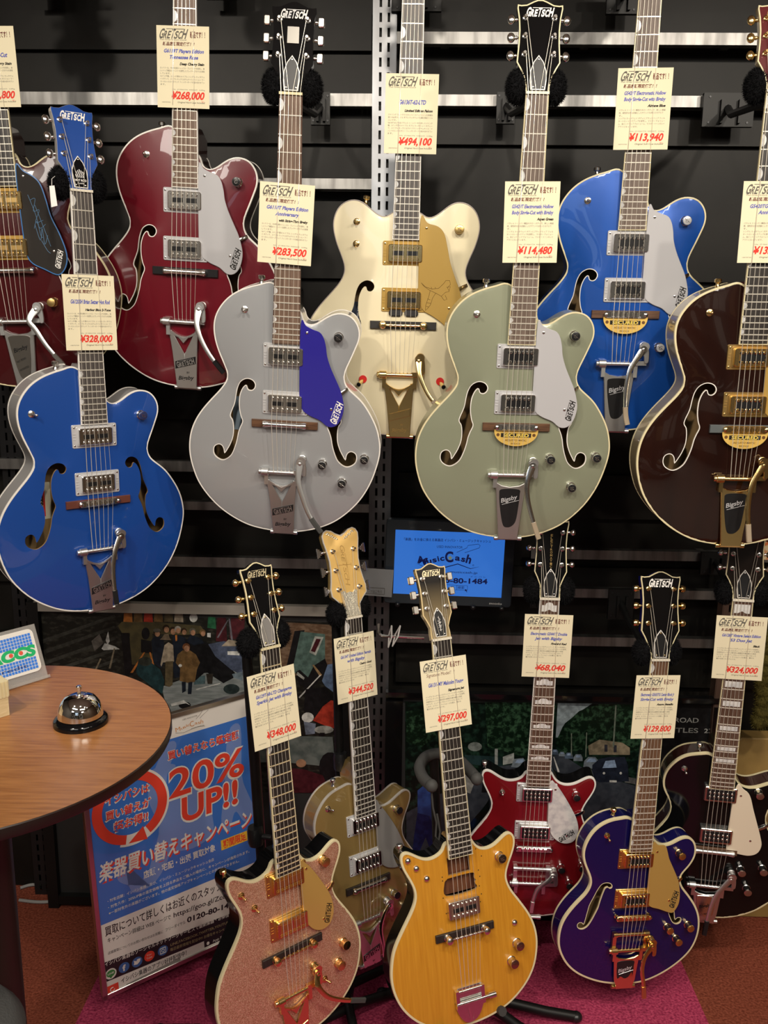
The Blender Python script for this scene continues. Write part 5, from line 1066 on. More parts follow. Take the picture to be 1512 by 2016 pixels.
# left photo poster: crew and crowd on a rooftop, generic
PY = 2.165
root = empty('framed_photo_poster', 'large framed photo poster of a crowd on a rooftop leaning behind the floor stands', 'poster', (-0.56, PY+0.012, 0.0))
x0, x1, zt = -0.965, -0.13, 0.905; T = lambda p: np.array(p)-np.array((-0.56, PY+0.012, 0.0))
M = MB().box(T(((x0+x1)/2, PY+0.014, zt/2+0.01)), (x1-x0, 0.012, zt-0.03)).build('backing_board', mat('dark_board', (0.02, 0.02, 0.02), 0.6), root, smooth=False)
MB().box(T(((x0+x1)/2, PY, zt-0.012)), (x1-x0, 0.02, 0.026)).build('frame', mat('pale_grey_frame', (0.36, 0.33, 0.29), 0.35, 0.3), root, smooth=False); MB().box(T(((x0+x1)/2, PY, 0.025)), (x1-x0, 0.02, 0.026)).box(T((x0-0.004, PY, zt/2)), (0.03, 0.022, zt)).box(T((x1-0.01, PY, zt/2)), (0.02, 0.022, zt)).build('side_frame', black_steel, root, smooth=False)
def xyL(px, py): p = at(px, py, PY+0.0075); return (p[0]+0.56, p[2])
pr = bpy.data.objects.new('photo_print', None)
K = lambda n, *c: mat('print_'+n, tuple(q*0.72 for q in c), 0.35, spec=0.3, noise=(75, tuple(min(1, q*1.35) for q in c), 0.36, 0.66))
dk = mat('print_dark_brick', (0.012, 0.012, 0.010), 0.3, noise=(55, (0.035, 0.034, 0.027), 0.5, 0.66, (1, 1, 2)), spec=0.3); olive = mat('print_olive', (0.085, 0.070, 0.030), 0.35, noise=(30, (0.05, 0.042, 0.02), 0.4, 0.6)); teal = K('teal', 0.012, 0.035, 0.040); navy = K('navy', 0.010, 0.014, 0.022); beige = K('beige', 0.28, 0.23, 0.17); brown = K('brown', 0.13, 0.075, 0.03)
skin = K('skin', 0.32, 0.17, 0.10); tr = K('trousers', 0.085, 0.065, 0.035); deck = mat('print_deck', (0.15, 0.17, 0.17), 0.35, noise=(25, (0.22, 0.24, 0.24), 0.4, 0.6, (1, 1, 6))); blk = K('black', 0.008, 0.008, 0.009); wht = K('white', 0.5, 0.5, 0.48); org = K('orange', 0.38, 0.13, 0.03); green = K('green', 0.02, 0.11, 0.05); maroon = K('maroon', 0.055, 0.010, 0.014); redj = K('red', 0.34, 0.035, 0.02); blues = K('blue', 0.10, 0.15, 0.25); bluet = K('slate', 0.06, 0.075, 0.12)
brick = mat('print_brick', (0.10, 0.055, 0.03), 0.4, noise=(70, (0.17, 0.11, 0.07), 0.4, 0.62, (1, 1, 2.2))); door = K('door', 0.075, 0.125, 0.11); doorw = K('door_frame', 0.33, 0.34, 0.31); fl2 = mat('print_floor2', (0.07, 0.09, 0.085), 0.35, noise=(30, (0.14, 0.16, 0.15), 0.4, 0.6)); hair = K('hair', 0.03, 0.018, 0.010)
def head(x, y, r=6, h_=hair, s_=skin): return [(h_, ellp(x, y-1.5, r, r)), (s_, ellp(x+1, y+1.5, r*0.72, r*0.85))]
S_ = [(dk, [(70, 1204), (660, 1226), (660, 1560), (70, 1560)])]
for k in range(7): S_.append((K('strut', 0.035, 0.035, 0.03), [(75, 1262+k*22), (225, 1210+k*22), (228, 1215+k*22), (75, 1270+k*22)]))
S_ += [(olive, [(232, 1232), (240, 1224), (300, 1224), (395, 1232), (405, 1246), (365, 1250), (240, 1246)]), (olive, [(256, 1246), (300, 1248), (302, 1310), (254, 1308)]), (blk, [(238, 1246), (254, 1246), (262, 1330), (246, 1330)])]
for i, x in enumerate(range(252, 372, 20)): S_ += [((org, brown, redj, brown, tr, beige)[i % 6], [(x-9, 1224), (x-8, 1207), (x+8, 1207), (x+9, 1225)])]
S_ += [(wht, ellp(381, 1216, 8, 9)), (green, [(408, 1236), (410, 1214), (424, 1215), (425, 1238)]), (maroon, [(425, 1262), (428, 1216), (445, 1216), (447, 1264)]), (maroon, [(452, 1256), (455, 1216), (482, 1218), (480, 1262)]), (wht, [(408, 1246), (415, 1246), (415, 1255), (408, 1254)]), (K('tripod', 0.12, 0.11, 0.13), [(450, 1218), (453, 1218), (459, 1262), (455, 1262)]), (K('tripod', 0.12, 0.11, 0.13), [(448, 1220), (450, 1221), (430, 1256), (427, 1255)])]
S_ += [(wht, [(208, 1260), (213, 1243), (216, 1262), (212, 1270)]), (K('gear', 0.10, 0.09, 0.08), [(180, 1262), (196, 1248), (204, 1266), (186, 1282)]), (wht, [(200, 1277), (206, 1266), (226, 1272), (236, 1278), (204, 1280)]), (K('ladder', 0.16, 0.13, 0.09), [(186, 1320), (197, 1296), (200, 1297), (189, 1321)]), (K('ladder', 0.16, 0.13, 0.09), [(214, 1316), (224, 1276), (227, 1276), (218, 1316)])]
S_ += [(deck, [(318, 1352), (390, 1326), (486, 1318), (486, 1368), (340, 1410), (325, 1380)]), (K('case', 0.06, 0.10, 0.11), [(383, 1332), (404, 1330), (404, 1346), (382, 1348)]), (blk, [(362, 1258), (405, 1262), (440, 1300), (468, 1330), (440, 1345), (405, 1322), (385, 1340), (372, 1300)]), (bluet, [(410, 1268), (440, 1262), (474, 1268), (476, 1292), (424, 1292)]), (beige, [(436, 1272), (450, 1259), (466, 1262), (470, 1272)]), (wht, [(448, 1282), (472, 1282), (472, 1290), (448, 1289)]), (bluet, [(424, 1292), (476, 1292), (478, 1330), (455, 1318)]), (K('case2', 0.13, 0.17, 0.2), [(457, 1327), (476, 1322), (478, 1340), (460, 1334)])]
S_ += [(navy, [(298, 1260), (306, 1252), (322, 1256), (326, 1300), (318, 1316), (302, 1306)])]+head(309, 1246, 7)+[(K('cap', 0.10, 0.09, 0.07), ellp(309, 1241, 7.5, 4)), (navy, [(340, 1252), (352, 1250), (366, 1256), (362, 1330), (344, 1335), (338, 1300)])]+head(327, 1238, 7)+head(340, 1242, 7)+head(350, 1240, 6.5, K('grey_hair', 0.25, 0.23, 0.2))+head(362, 1243, 6)+[(navy, [(366, 1262), (376, 1250), (396, 1256), (402, 1266), (382, 1270)])]+head(379, 1244, 6.5, K('cap', 0.10, 0.09, 0.07))+head(399, 1246, 6, brown)+[(org, [(345, 1250), (349, 1250), (349, 1261), (346, 1262)])]
S_ += [(beige, [(324, 1270), (332, 1264), (341, 1270), (343, 1302), (321, 1304), (318, 1312), (316, 1308)]), (tr, [(326, 1302), (341, 1301), (340, 1348), (334, 1352), (325, 1350)]), (K('hat', 0.16, 0.12, 0.08), [(315, 1259), (320, 1254), (324, 1248), (332, 1248), (334, 1255), (337, 1260)])]
S_ += [(blk, ellp(287, 1247, 8, 12)), (blk, [(278, 1258), (298, 1262), (300, 1286), (278, 1284)]), (org, [(283, 1284), (286, 1284), (262, 1324), (257, 1324)]), (org, [(294, 1284), (297, 1284), (306, 1316), (302, 1316)]), (teal, [(268, 1322), (272, 1304), (284, 1298), (298, 1304), (316, 1318), (324, 1340), (320, 1366), (300, 1352), (272, 1330)]), (K('hood', 0.03, 0.035, 0.028), ellp(286, 1302, 14, 9))]
S_ += [(brown, [(350, 1288), (360, 1280), (374, 1280), (386, 1288), (394, 1304), (388, 1318), (384, 1342), (370, 1344), (354, 1340), (355, 1316), (346, 1304)]), (navy, [(358, 1342), (366, 1342), (366, 1360), (359, 1364)]), (navy, [(371, 1343), (379, 1342), (377, 1366), (370, 1366)])]+head(367, 1275, 7.5, K('red_hair', 0.13, 0.05, 0.02))+[(wht, ellp(355, 1310, 3.5, 3)), (K('stand', 0.02, 0.03, 0.03), ellp(456, 1356, 16, 10)), (K('stand2', 0.03, 0.025, 0.02), [(406, 1326), (420, 1326), (418, 1346), (409, 1346)]), (wht, [(386, 1356), (434, 1344), (434, 1346), (387, 1358)]), (blk, ellp(364, 1388, 12, 7)), (wht, [(336, 1385), (362, 1378), (375, 1388), (366, 1384), (338, 1390)])]
S_ += [(brick, [(548, 1224), (655, 1230), (655, 1330), (548, 1330)]), (blk, [(580, 1242), (600, 1240), (578, 1330), (560, 1330)]), (door, [(592, 1243), (640, 1248), (640, 1300), (622, 1340), (575, 1322)]), (doorw, [(620, 1252), (637, 1254), (622, 1290), (609, 1284)]), (maroon, [(623, 1257), (632, 1258), (620, 1284), (612, 1281)]), (blk, [(583, 1322), (590, 1318), (612, 1338), (600, 1352), (588, 1346)]), (doorw, [(586, 1322), (600, 1334), (598, 1338), (584, 1328)]), (blk, [(618, 1310), (640, 1296), (648, 1318), (600, 1370), (598, 1350)]), (K('neck', 0.25, 0.16, 0.08), [(615, 1309), (618, 1308), (634, 1328), (630, 1332)]), (wht, [(630, 1328), (632, 1329), (590, 1374), (588, 1372)]), (blues, [(634, 1340), (645, 1308), (656, 1306), (656, 1362), (640, 1350)]), (blk, [(602, 1356), (640, 1352), (656, 1372), (640, 1392), (620, 1410), (598, 1400)]), (redj, [(616, 1418), (636, 1390), (652, 1378), (660, 1380), (660, 1434), (640, 1428)]), (wht, ellp(606, 1412, 12, 10, 14)), (K('drum_side', 0.13, 0.15, 0.2), [(598, 1420), (622, 1424), (620, 1444), (602, 1446)]), (K('cymbal', 0.28, 0.28, 0.26), ellp(638, 1436, 19, 8)), (blk, [(630, 1442), (640, 1442), (624, 1490), (616, 1486)]), (fl2, [(556, 1448), (655, 1450), (660, 1510), (560, 1500)]), (blk, ellp(650, 1510, 22, 30)), (skin, ellp(593, 1502, 10, 8)), (maroon, [(560, 1510), (600, 1514), (636, 1526), (650, 1560), (560, 1560)]), (fl2, [(505, 1440), (540, 1440), (540, 1500), (505, 1500)])]
poster_print(root, 'photo_print', S_, xyL, -(PY+0.0075)+PY+0.012 if False else 0.0) if False else None
def build_print(name, shapes, Yp, root_loc):
    mats = []; mb = MB()
    for i, (m_, pts) in enumerate(shapes):
        if m_ not in mats: mats.append(m_)
        P = [at(x, y, Yp) for x, y in pts]; V = [(p[0]-root_loc[0], Yp-i*0.00002-root_loc[1], p[2]-root_loc[2]) for p in P]
        mb.add(V, [tuple(range(len(V)))], mats.index(m_))
    return mb.build(name, mats, root, smooth=False)
build_print('photo_print', S_, PY+0.0075, (-0.56, PY+0.012, 0.0))
# right photo poster: a tree-lined street, generic
PR = 2.165; LR = (0.40, PR+0.014, 0.0)
root = empty('framed_photo_poster', 'black framed street photo poster with trees and parked cars behind the red guitar', 'poster', LR); T = lambda p: np.array(p)-np.array(LR)
x0, x1, zt = -0.035, 0.848, 0.672
MB().box(T(((x0+x1)/2, PR+0.016, zt/2)), (x1-x0, 0.012, zt-0.01)).build('backing_board', mat('dark_board'), root, smooth=False)
MB().box(T(((x0+x1)/2, PR, zt-0.007)), (x1-x0, 0.022, 0.014)).box(T(((x0+x1)/2, PR, 0.02)), (x1-x0, 0.022, 0.04)).box(T((x0+0.023, PR, zt/2)), (0.046, 0.022, zt-0.05)).box(T((x1-0.006, PR, zt/2)), (0.012, 0.022, zt-0.05)).build('frame', black_gloss, root, smooth=False)
MB().box(T(((x0+0.046+x1-0.012)/2, PR+0.004, zt-0.0165)), (x1-x0-0.058, 0.006, 0.005)).build('mat_edge', mat('pale_grey_frame'), root, smooth=False)
tree = mat('print_trees', (0.004, 0.012, 0.006), 0.3, noise=(95, (0.035, 0.085, 0.045), 0.46, 0.66), spec=0.3); tree2 = mat('print_trees_dark', (0.003, 0.007, 0.005), 0.3, noise=(70, (0.012, 0.034, 0.022), 0.46, 0.7), spec=0.3); sky = K('sky', 0.25, 0.30, 0.33); road = mat('print_road', (0.030, 0.036, 0.048), 0.3, noise=(60, (0.045, 0.052, 0.066), 0.4, 0.6), spec=0.3); pave = K('pavement', 0.10, 0.10, 0.10); car1 = K('car_grey', 0.14, 0.17, 0.20); carb = K('car_dark', 0.012, 0.016, 0.028); glass = K('car_glass', 0.22, 0.30, 0.44); hous = K('house', 0.22, 0.18, 0.12); den = mat('print_denim', (0.012, 0.032, 0.13), 0.35, noise=(40, (0.022, 0.06, 0.22), 0.4, 0.6)); den2 = K('denim_dark', 0.010, 0.016, 0.075); wall2 = K('wall_teal', 0.012, 0.028, 0.030); pole = K('lamp_pole', 0.16, 0.19, 0.15)
S_ = [(tree2, [(798, 1381), (1296, 1388), (1296, 1800), (798, 1800)]), (tree, [(955, 1382), (1094, 1384), (1086, 1480), (1040, 1492), (960, 1470)]), (tree, [(800, 1400), (840, 1396), (860, 1450), (830, 1470), (800, 1460)]), (K('blossom', 0.14, 0.16, 0.15), ellp(935, 1470, 14, 9)), (sky, [(1098, 1384), (1166, 1385), (1140, 1402), (1112, 1424), (1098, 1452), (1094, 1452)]), (tree, [(1094, 1462), (1108, 1430), (1140, 1400), (1180, 1386), (1294, 1388), (1294, 1480), (1240, 1478), (1170, 1470), (1110, 1484)]),
 (wall2, [(914, 1486), (986, 1490), (990, 1512), (920, 1504)]), (K('gate', 0.28, 0.30, 0.29), [(974, 1474), (980, 1474), (980, 1506), (974, 1504)]), (K('gate', 0.28, 0.30, 0.29), [(990, 1490), (1012, 1482), (1012, 1502), (990, 1506)]), (hous, [(1158, 1468), (1180, 1456), (1225, 1462), (1240, 1472), (1240, 1486), (1160, 1486)]), (K('window_dark', 0.03, 0.03, 0.04), [(1190, 1466), (1196, 1466), (1196, 1480), (1190, 1480)]), (K('window_dark', 0.03, 0.03, 0.04), [(1208, 1467), (1214, 1467), (1214, 1481), (1208, 1481)]),
 (road, [(1084, 1488), (1104, 1484), (1160, 1520), (1294, 1560), (1294, 1790), (800, 1790), (800, 1600), (960, 1512), (1060, 1498)]), (pave, [(1228, 1528), (1290, 1540), (1290, 1552), (1230, 1540)]), (wht, [(1089, 1490), (1091, 1490), (1102, 1520), (1098, 1520)]),
 (car1, [(1006, 1510), (1012, 1494), (1030, 1492), (1036, 1500), (1032, 1512)]), (glass, [(1014, 1502), (1018, 1495), (1030, 1494), (1032, 1502)])]
for i, (x, y, s) in enumerate(((1092, 1480, 7), (1106, 1484, 6), (1120, 1487, 8), (1138, 1491, 9))): S_ += [(car1 if i % 2 else K('car_blue', 0.07, 0.10, 0.15), [(x-s, y+s*0.8), (x-s, y), (x-s*0.5, y-s*0.7), (x+s*0.6, y-s*0.7), (x+s, y), (x+s, y+s*0.8)]), (glass, [(x-s*0.5, y), (x-s*0.3, y-s*0.5), (x+s*0.4, y-s*0.5), (x+s*0.6, y)])]
S_ += [(car1, [(1148, 1512), (1150, 1498), (1158, 1490), (1172, 1490), (1180, 1500), (1180, 1514)]), (glass, [(1154, 1500), (1160, 1493), (1171, 1493), (1175, 1500)]), (carb, [(1166, 1532), (1166, 1506), (1180, 1494), (1198, 1490), (1230, 1490), (1236, 1506), (1238, 1538), (1180, 1540)]), (glass, [(1186, 1512), (1192, 1498), (1210, 1496), (1214, 1511)]), (wht, [(1200, 1536), (1214, 1536), (1214, 1540), (1200, 1540)]), (wht, ellp(1189, 1522, 2.5)), (wht, ellp(1222, 1522, 2.5)), (pole, [(1211, 1388), (1214, 1388), (1209, 1470), (1206, 1470)]), (pole, [(1124, 1444), (1126, 1443), (1126, 1488), (1124, 1488)]), (pole, [(1154, 1442), (1156, 1442), (1154, 1490), (1152, 1490)]),
 (K('car_white', 0.22, 0.22, 0.21), [(912, 1524), (922, 1512), (934, 1518), (934, 1540), (926, 1562), (914, 1558)]), (blk, ellp(963, 1512, 7, 9)), (blk, [(952, 1520), (974, 1520), (984, 1560), (948, 1560)]),
 (den, [(822, 1556), (834, 1546), (852, 1552), (860, 1570), (858, 1596), (864, 1614), (852, 1624), (846, 1606), (838, 1612), (822, 1600)]), (den2, [(822, 1600), (844, 1606), (862, 1640), (866, 1676), (850, 1680), (838, 1648), (826, 1676), (812, 1674), (816, 1640)]), (skin, ellp(858, 1620, 4, 5)), (hair, ellp(844, 1542, 10, 8))]
S_ += [(blk, [(1296, 1381), (1398, 1389), (1404, 1800), (1296, 1800)])]
S_ = [(m_, [(x, min(y, 1780)) for x, y in p]) for m_, p in S_]
build_print('photo_print', S_, PR+0.0085, LR)
q = MB(); a0 = at(1318, 1424, PR+0.0085-0.002); b0 = at(1320, 1444, PR+0.0085-0.002)
def vt(body, px, py, hpx, wpx):
    p = at(px, py, PR+0.006); k = 1.27/1000; T2 = MB(); put_text(T2, body, 0, 0, 0, hpx*k, wpx*k, 0, 0, 'LEFT', 0, 0.012)
    q.add([(v[0]+p[0]-LR[0], PR+0.006-LR[1], v[1]+p[2]-LR[2]) for v in T2.v], T2.f)
vt('ROAD', 1328, 1422, 11, 50); vt('TLES', 1330, 1442, 11, 47); vt('23', 1386, 1443, 10, 16)
q.build('poster_lettering', K('grey_text', 0.26, 0.26, 0.25), root, smooth=False)
# ------------------------------------------------------------------ blue advertising screen on the wall
TU = np.array([0.9997, 0, -0.02453]); TV = np.array([0.02453, 0, 0.9997]); TO = np.array([-0.043, 2.12, 0.931])
root = empty('tablet_screen', 'lit blue advertising screen in a dark bezel on the wall above the yellow guitar', 'screen', M=basis_M(TO, TU, TV))
def mm(mb): mb.v = [(x/1000, y/1000, z/1000) for x, y, z in mb.v]; return mb
mm(MB().rbox(0, 326, 0, 219, -24, 0, 9, 2)).build('bezel', mat('dark_slate_bezel', (0.028, 0.036, 0.045), 0.3, 0.2, 0.3), root)
mm(MB().box((161.5, 110, 0.3), (276, 167, 0.6))).build('lit_panel', mat('lit_blue_screen', (0.02, 0.05, 0.1), 0.2, emit=(0.045, 0.26, 1.0), es=0.95), root, smooth=False)
sink = mat('screen_ink', (0.0, 0.0, 0.0), 0.4, emit=(0.004, 0.012, 0.11), es=0.8)
q = MB(); put_text(q, '「楽器」をお金に換える楽器店 イシバシ・ミュージックキャッシュ', 46, 167, 0.9, 6.0, 218, 0, 0.8, 'LEFT', 0, 0.01); put_text(q, 'USED INNOVATOR', 129, 151, 0.9, 6.5, 65, 0, 0.5, 'LEFT', 0, 0.0)
for ch, x, y, h, a, w_ in (('M', 82, 110, 19, -14, 22), ('u', 107, 108, 14, 14, 12), ('s', 121, 112, 14, 16, 11), ('i', 134, 116, 14, 16, 4), ('c', 140, 117, 14, 14, 11), ('C', 152, 115, 27, 4, 21), ('a', 176, 121, 15, -6, 13), ('s', 191, 119, 15, -12, 11), ('h', 203, 116, 22, -12, 13)): put_text(q, ch, x, y, 0.9, h, w_, 0, a, 'LEFT', 0, 0.035)
put_text(q, '®', 221, 107, 0.9, 4.5, None); put_text(q, 'musiccash.jp', 167, 87, 0.9, 6.2, 68, 0, 0, 'LEFT', 0, 0.004); put_text(q, 'フリーダイヤル', 59, 63, 0.9, 8, 56, 0, 0, 'LEFT', 0, 0.0); put_text(q, '0120-80-1484', 114, 60, 0.9, 13.5, 148, 0, 0.6, 'LEFT', 0, 0.03); put_text(q, 'イ シ バ シ', 217, 77.5, 0.9, 3.6, 40, 0, 0, 'LEFT', 0, 0.0); put_text(q, '検索', 187, 46, 0.9, 6.4, 17, 0, 0)
q.tube([(80, 108, 0.9), (110, 96, 0.9), (150, 100, 0.9), (184, 111, 0.9), (217, 100, 0.9), (238, 106, 0.9)], [0.2, 0.9, 1.2, 1.2, 0.8, 0.2], 4)
q.tube([(x, y, 0.9) for x, y in ((180, 141), (205, 154), (207, 160), (233, 165), (238, 161), (236, 155), (208, 144), (200, 141))], 0.55, 4)
for a, b_ in (((124, 55), (212, 55)), ((212, 55), (212, 43)), ((212, 43), (124, 43)), ((185, 55), (185, 43))): q.tube([(*a, 0.9), (*b_, 0.9)], 0.35, 4)
q.prism([(206, 46), (213, 43), (210, 42), (212, 38), (210.5, 37.5), (208.5, 41.5), (206, 40)], 0.8, 1.0)
mm(q).build('screen_lettering', sink, root, smooth=False)
q = MB(); q.prism([(164+7*math.cos(R(90+36*k))*(1 if k % 2 == 0 else 0.45), 126+7*math.sin(R(90+36*k))*(1 if k % 2 == 0 else 0.45)) for k in range(10)], 0.9, 1.1); mm(q).build('screen_star', mat('screen_gold', (0, 0, 0), 0.4, emit=(0.35, 0.4, 0.2), es=0.8), root, smooth=False)
q = MB(); put_text(q, 'moonka', 270, 8, 0.4, 5.5, 32, 0, 0, 'LEFT', 0, 0.01); mm(q).build('bezel_lettering', mat('pale_lettering', (0.6, 0.6, 0.58), 0.5), root, smooth=False)
for x in (36, 229, 302): mm(MB().ell((x, -1, 4), (7, 7, 7), 12, 8)).build('mount_ball', black_plastic, root)
# clear sleeve with a notice and its clips
root = empty('notice_sleeve', 'small clear plastic notice sleeve hanging left of the blue screen', 'sign', (-0.07, 2.105, 0.985)); T = lambda p: np.array(p)-np.array((-0.07, 2.105, 0.985))
MB().add([T(at(x, y, 2.105)) for x, y in ((697, 1170), (771, 1176), (775, 1122), (700, 1117))], [(0, 1, 2, 3)]).add([T(at(x, y, 2.107)) for x, y in ((697, 1170), (771, 1176), (775, 1122), (700, 1117))], [(3, 2, 1, 0)]).build('sleeve', mat('clear_film', (0.30, 0.31, 0.32), 0.15, 0, 0.8, alpha=0.75), root, smooth=False)
q = MB(); T2 = MB(); put_text(T2, 'プリスタンプはこちら', 0, 0, 0, 0.0060, 0.062, 0, 0, 'LEFT'); p = at(704, 1166, 2.104); q.add([T((v[0]+p[0], 2.1035, v[1]+p[2])) for v in T2.v], T2.f)
for a, b_ in (((700, 1155), (757, 1158)), ((757, 1158), (757, 1170)), ((757, 1170), (700, 1167))): q.tube([T(at(*a, 2.1035)), T(at(*b_, 2.1035))], 0.0004, 4)
q.build('notice_lettering', ink_grey, root, smooth=False)
rc = empty('rail_hook', 'chrome rail bracket end with two white cable ties beside the slotted post', 'hook', (-0.01, 2.15, 0.842)); T = lambda p: np.array(p)-np.array((-0.01, 2.15, 0.842))
MB().tube([T(at(745, 1228, 2.16)), T(at(745, 1247, 2.15)), T(at(752, 1252, 2.15)), T(at(835, 1256, 2.15))], 0.0045, 8).build('bracket', chrome, rc)
for a in ((771, 1232, 765, 1274), (788, 1232, 773, 1272)):
    p0 = at(a[0], a[1], 2.138); p1 = at(a[2], a[3], 2.138); MB().tube([T(p0), T((p0+p1)/2+np.array([0.004, -0.004, 0])), T(p1), T((p0+p1)/2-np.array([0.003, -0.012, 0])), T(p0)], 0.0022, 6).build('cable_tie', white_p, rc)
# ------------------------------------------------------------------ campaign poster stand
PO = np.array([-0.685, 1.748, 0.059]); PU = np.array([0.78896, 0.61407, 0.02138]); PV = np.array([-0.04651, 0.02499, 0.99861])
root = empty('poster_stand', 'blue and white campaign poster in a silver frame standing under the round table', 'poster stand', M=basis_M(PO, PU, PV))
W2, H2 = 448.6, 652.6
al = mat('silver_frame', (0.62, 0.60, 0.57), 0.28, 1.0)
mm(MB().rbox(1, W2-1, 1, H2-1, -14, -3, 4, 1)).build('backing_board', dark_metal, root)
q = MB()
for a, b_, c, d in ((0, 12, 0, H2), (W2-12, W2, 0, H2), (0, W2, 0, 12), (0, W2, H2-12, H2)): q.rbox(a, b_, c, d, -14, 2, 2, 1)
mm(q).build('frame', al, root)
pw = mat('poster_white', (0.72, 0.68, 0.63), 0.35, 0, 0.4); pb = mat('poster_blue', (0.045, 0.155, 0.52), 0.3, 0, 0.5); pk = mat('poster_black', (0.02, 0.014, 0.018), 0.35, 0, 0.4); ghost = mat('poster_ghost', (0.16, 0.24, 0.52), 0.35, 0, 0.4); prd = mat('poster_red', (0.70, 0.055, 0.03), 0.35, 0, 0.3); pyl = mat('poster_yellow', (0.75, 0.45, 0.04), 0.4)
def pp(name, fn, m_, z):
    q = MB(); fn(q, z); return mm(q).build(name, m_, root, smooth=False)
pp('printed_ground', lambda q, z: q.box((W2/2, H2/2, z), (W2-22, H2-22, 0.4)), pw, -2)
pp('printed_blue_field', lambda q, z: q.box((W2/2, (591+190)/2, z), (W2-22, 591-190, 0.3)), pb, -1.7)
def ghosts(q, z):
    q.prism(resample(spline([(80, 330), (60, 290), (90, 262), (130, 270), (150, 320), (170, 380), (150, 470), (190, 560), (215, 585), (230, 570), (200, 500), (195, 420), (200, 340), (180, 280), (140, 240), (90, 245)], True, 4), 8), z-0.1, z)
    q.prism(resample(spline([(330, 330), (345, 420), (365, 560), (400, 570), (395, 440), (410, 380), (425, 330), (395, 310), (370, 350), (350, 300)], True, 4), 8), z-0.1, z+0.03)
    q.prism(ellp(250, 330, 60, 36, 24), z-0.1, z+0.06); q.prism(ellp(190, 520, 34, 12, 20), z-0.1, z+0.05); q.prism([(170, 440), (300, 460), (310, 330), (180, 320)], z-0.1, z+0.02)
pp('printed_instrument_silhouettes', ghosts, ghost, -1.35)
def outl(q, z):
    put_text(q, '買い替えなら鑑定額', 204, 541, z, 18, 192, 0, 0, 'LEFT', 0, 0.055); 
    put_text(q, '楽器買い替えキャンペーン', 18, 300, z, 36, 396, 0, 0, 'LEFT', 0.2, 0.02)
    q.add([(106+93*math.cos(t)*s, 454+92*math.sin(t)*s, z-0.02) for t in np.linspace(R(-110), R(75), 30) for s in (0.72, 1.03)], [(2*i, 2*i+1, 2*i+3, 2*i+2) for i in range(29)])
    for t_, y_ in (('店頭・宅配・出張 買取対象', 266),): put_text(q, t_, 122, y_, z, 15, 187, 0, 0, 'LEFT', 0, 0.02)
    for t_, x_, y_, w_ in (('・対象店舗：イシバシ楽器、及び、イシバシ・ミュージックキャッシュ全店', 33, 240, 270), ('・対象条件：20%UP後の査定価格を上回る商品をご購入の場合に、キャンペーンが適用されます。', 33, 224, 368), ('※一部対象外の楽器がございます。他の査定価格アップキャンペーンとの併用はできません。', 33, 209, 338)): put_text(q, t_, x_, y_, z, 6.5, w_, 0, 0, 'LEFT', 0, 0.006)
    for t_, x_, y_, h_, w_ in (('イシバシは', 48, 478, 19, 108), ('買い替えが', 44, 441, 19, 114), ('超お得!!', 60, 408, 20, 88)): put_text(q, t_, x_, y_, z, h_, w_, 0, 0, 'LEFT', 0.1, 0.06)
    put_text(q, '20%', 198, 440, z-0.1, 76, 206, 0, 0, 'LEFT', 0.06, 0.042); put_text(q, 'UP!!', 226, 369, z-0.1, 66, 158, 0, 0, 'LEFT', 0.06, 0.055)
pp('printed_white_lettering', outl, pw, -0.9)
def reds(q, z):
    put_text(q, '買い替えなら鑑定額', 206, 542, z, 17, 188, 0, 0, 'LEFT', 0, 0.022); put_text(q, '20%', 200, 443, z, 72, 202, 0, 0, 'LEFT', 0.06, 0.018); put_text(q, 'UP!!', 229, 372, z, 62, 152, 0, 0, 'LEFT', 0.06, 0.03)
    for t_, x_, y_, h_, w_ in (('イシバシは', 50, 480, 17, 104), ('買い替えが', 46, 443, 17, 110), ('超お得!!', 62, 410, 18, 84)): put_text(q, t_, x_, y_, z, h_, w_, 0, 0, 'LEFT', 0.1, 0.022)
    def arcs(a0, a1): 
        n = 40; q.add([(106+90*math.cos(t)*s, 454+89*math.sin(t)*s, z-0.05) for t in np.linspace(R(a0), R(a1), n) for s in (0.74, 1.0)], [(2*i, 2*i+1, 2*i+3, 2*i+2) for i in range(n-1)])
    arcs(-62, 78); arcs(108, 258); q.add([(94, 367, z), (140, 362, z), (132, 398, z)], [(0, 1, 2)])
    q.add([(9, 7, z), (39, 7, z), (39, 30, z), (9, 30, z)], [(0, 1, 2, 3)])
pp('printed_red_lettering', reds, prd, -0.6)
pp('printed_red_shadow', lambda q, z: put_text(q, '楽器買い替えキャンペーン', 22, 296, z, 35, 394, 0, 0, 'LEFT', 0.2, 0.03), prd, -1.05)
pp('printed_yellow_tab', lambda q, z: q.box((364, 272, z), (78, 27, 0.2)), pyl, -1.2)
pp('printed_tab_lettering', lambda q, z: put_text(q, '期間限定', 330, 264, z, 17, 66, 0, 0, 'LEFT', 0, 0.03), prd, -0.9)
pp('printed_black_band', lambda q, z: q.add([(11, 43, z), (W2-11, 28, z), (W2-11, 72, z), (11, 94, z)], [(0, 1, 2, 3)]), pk, -1.4)
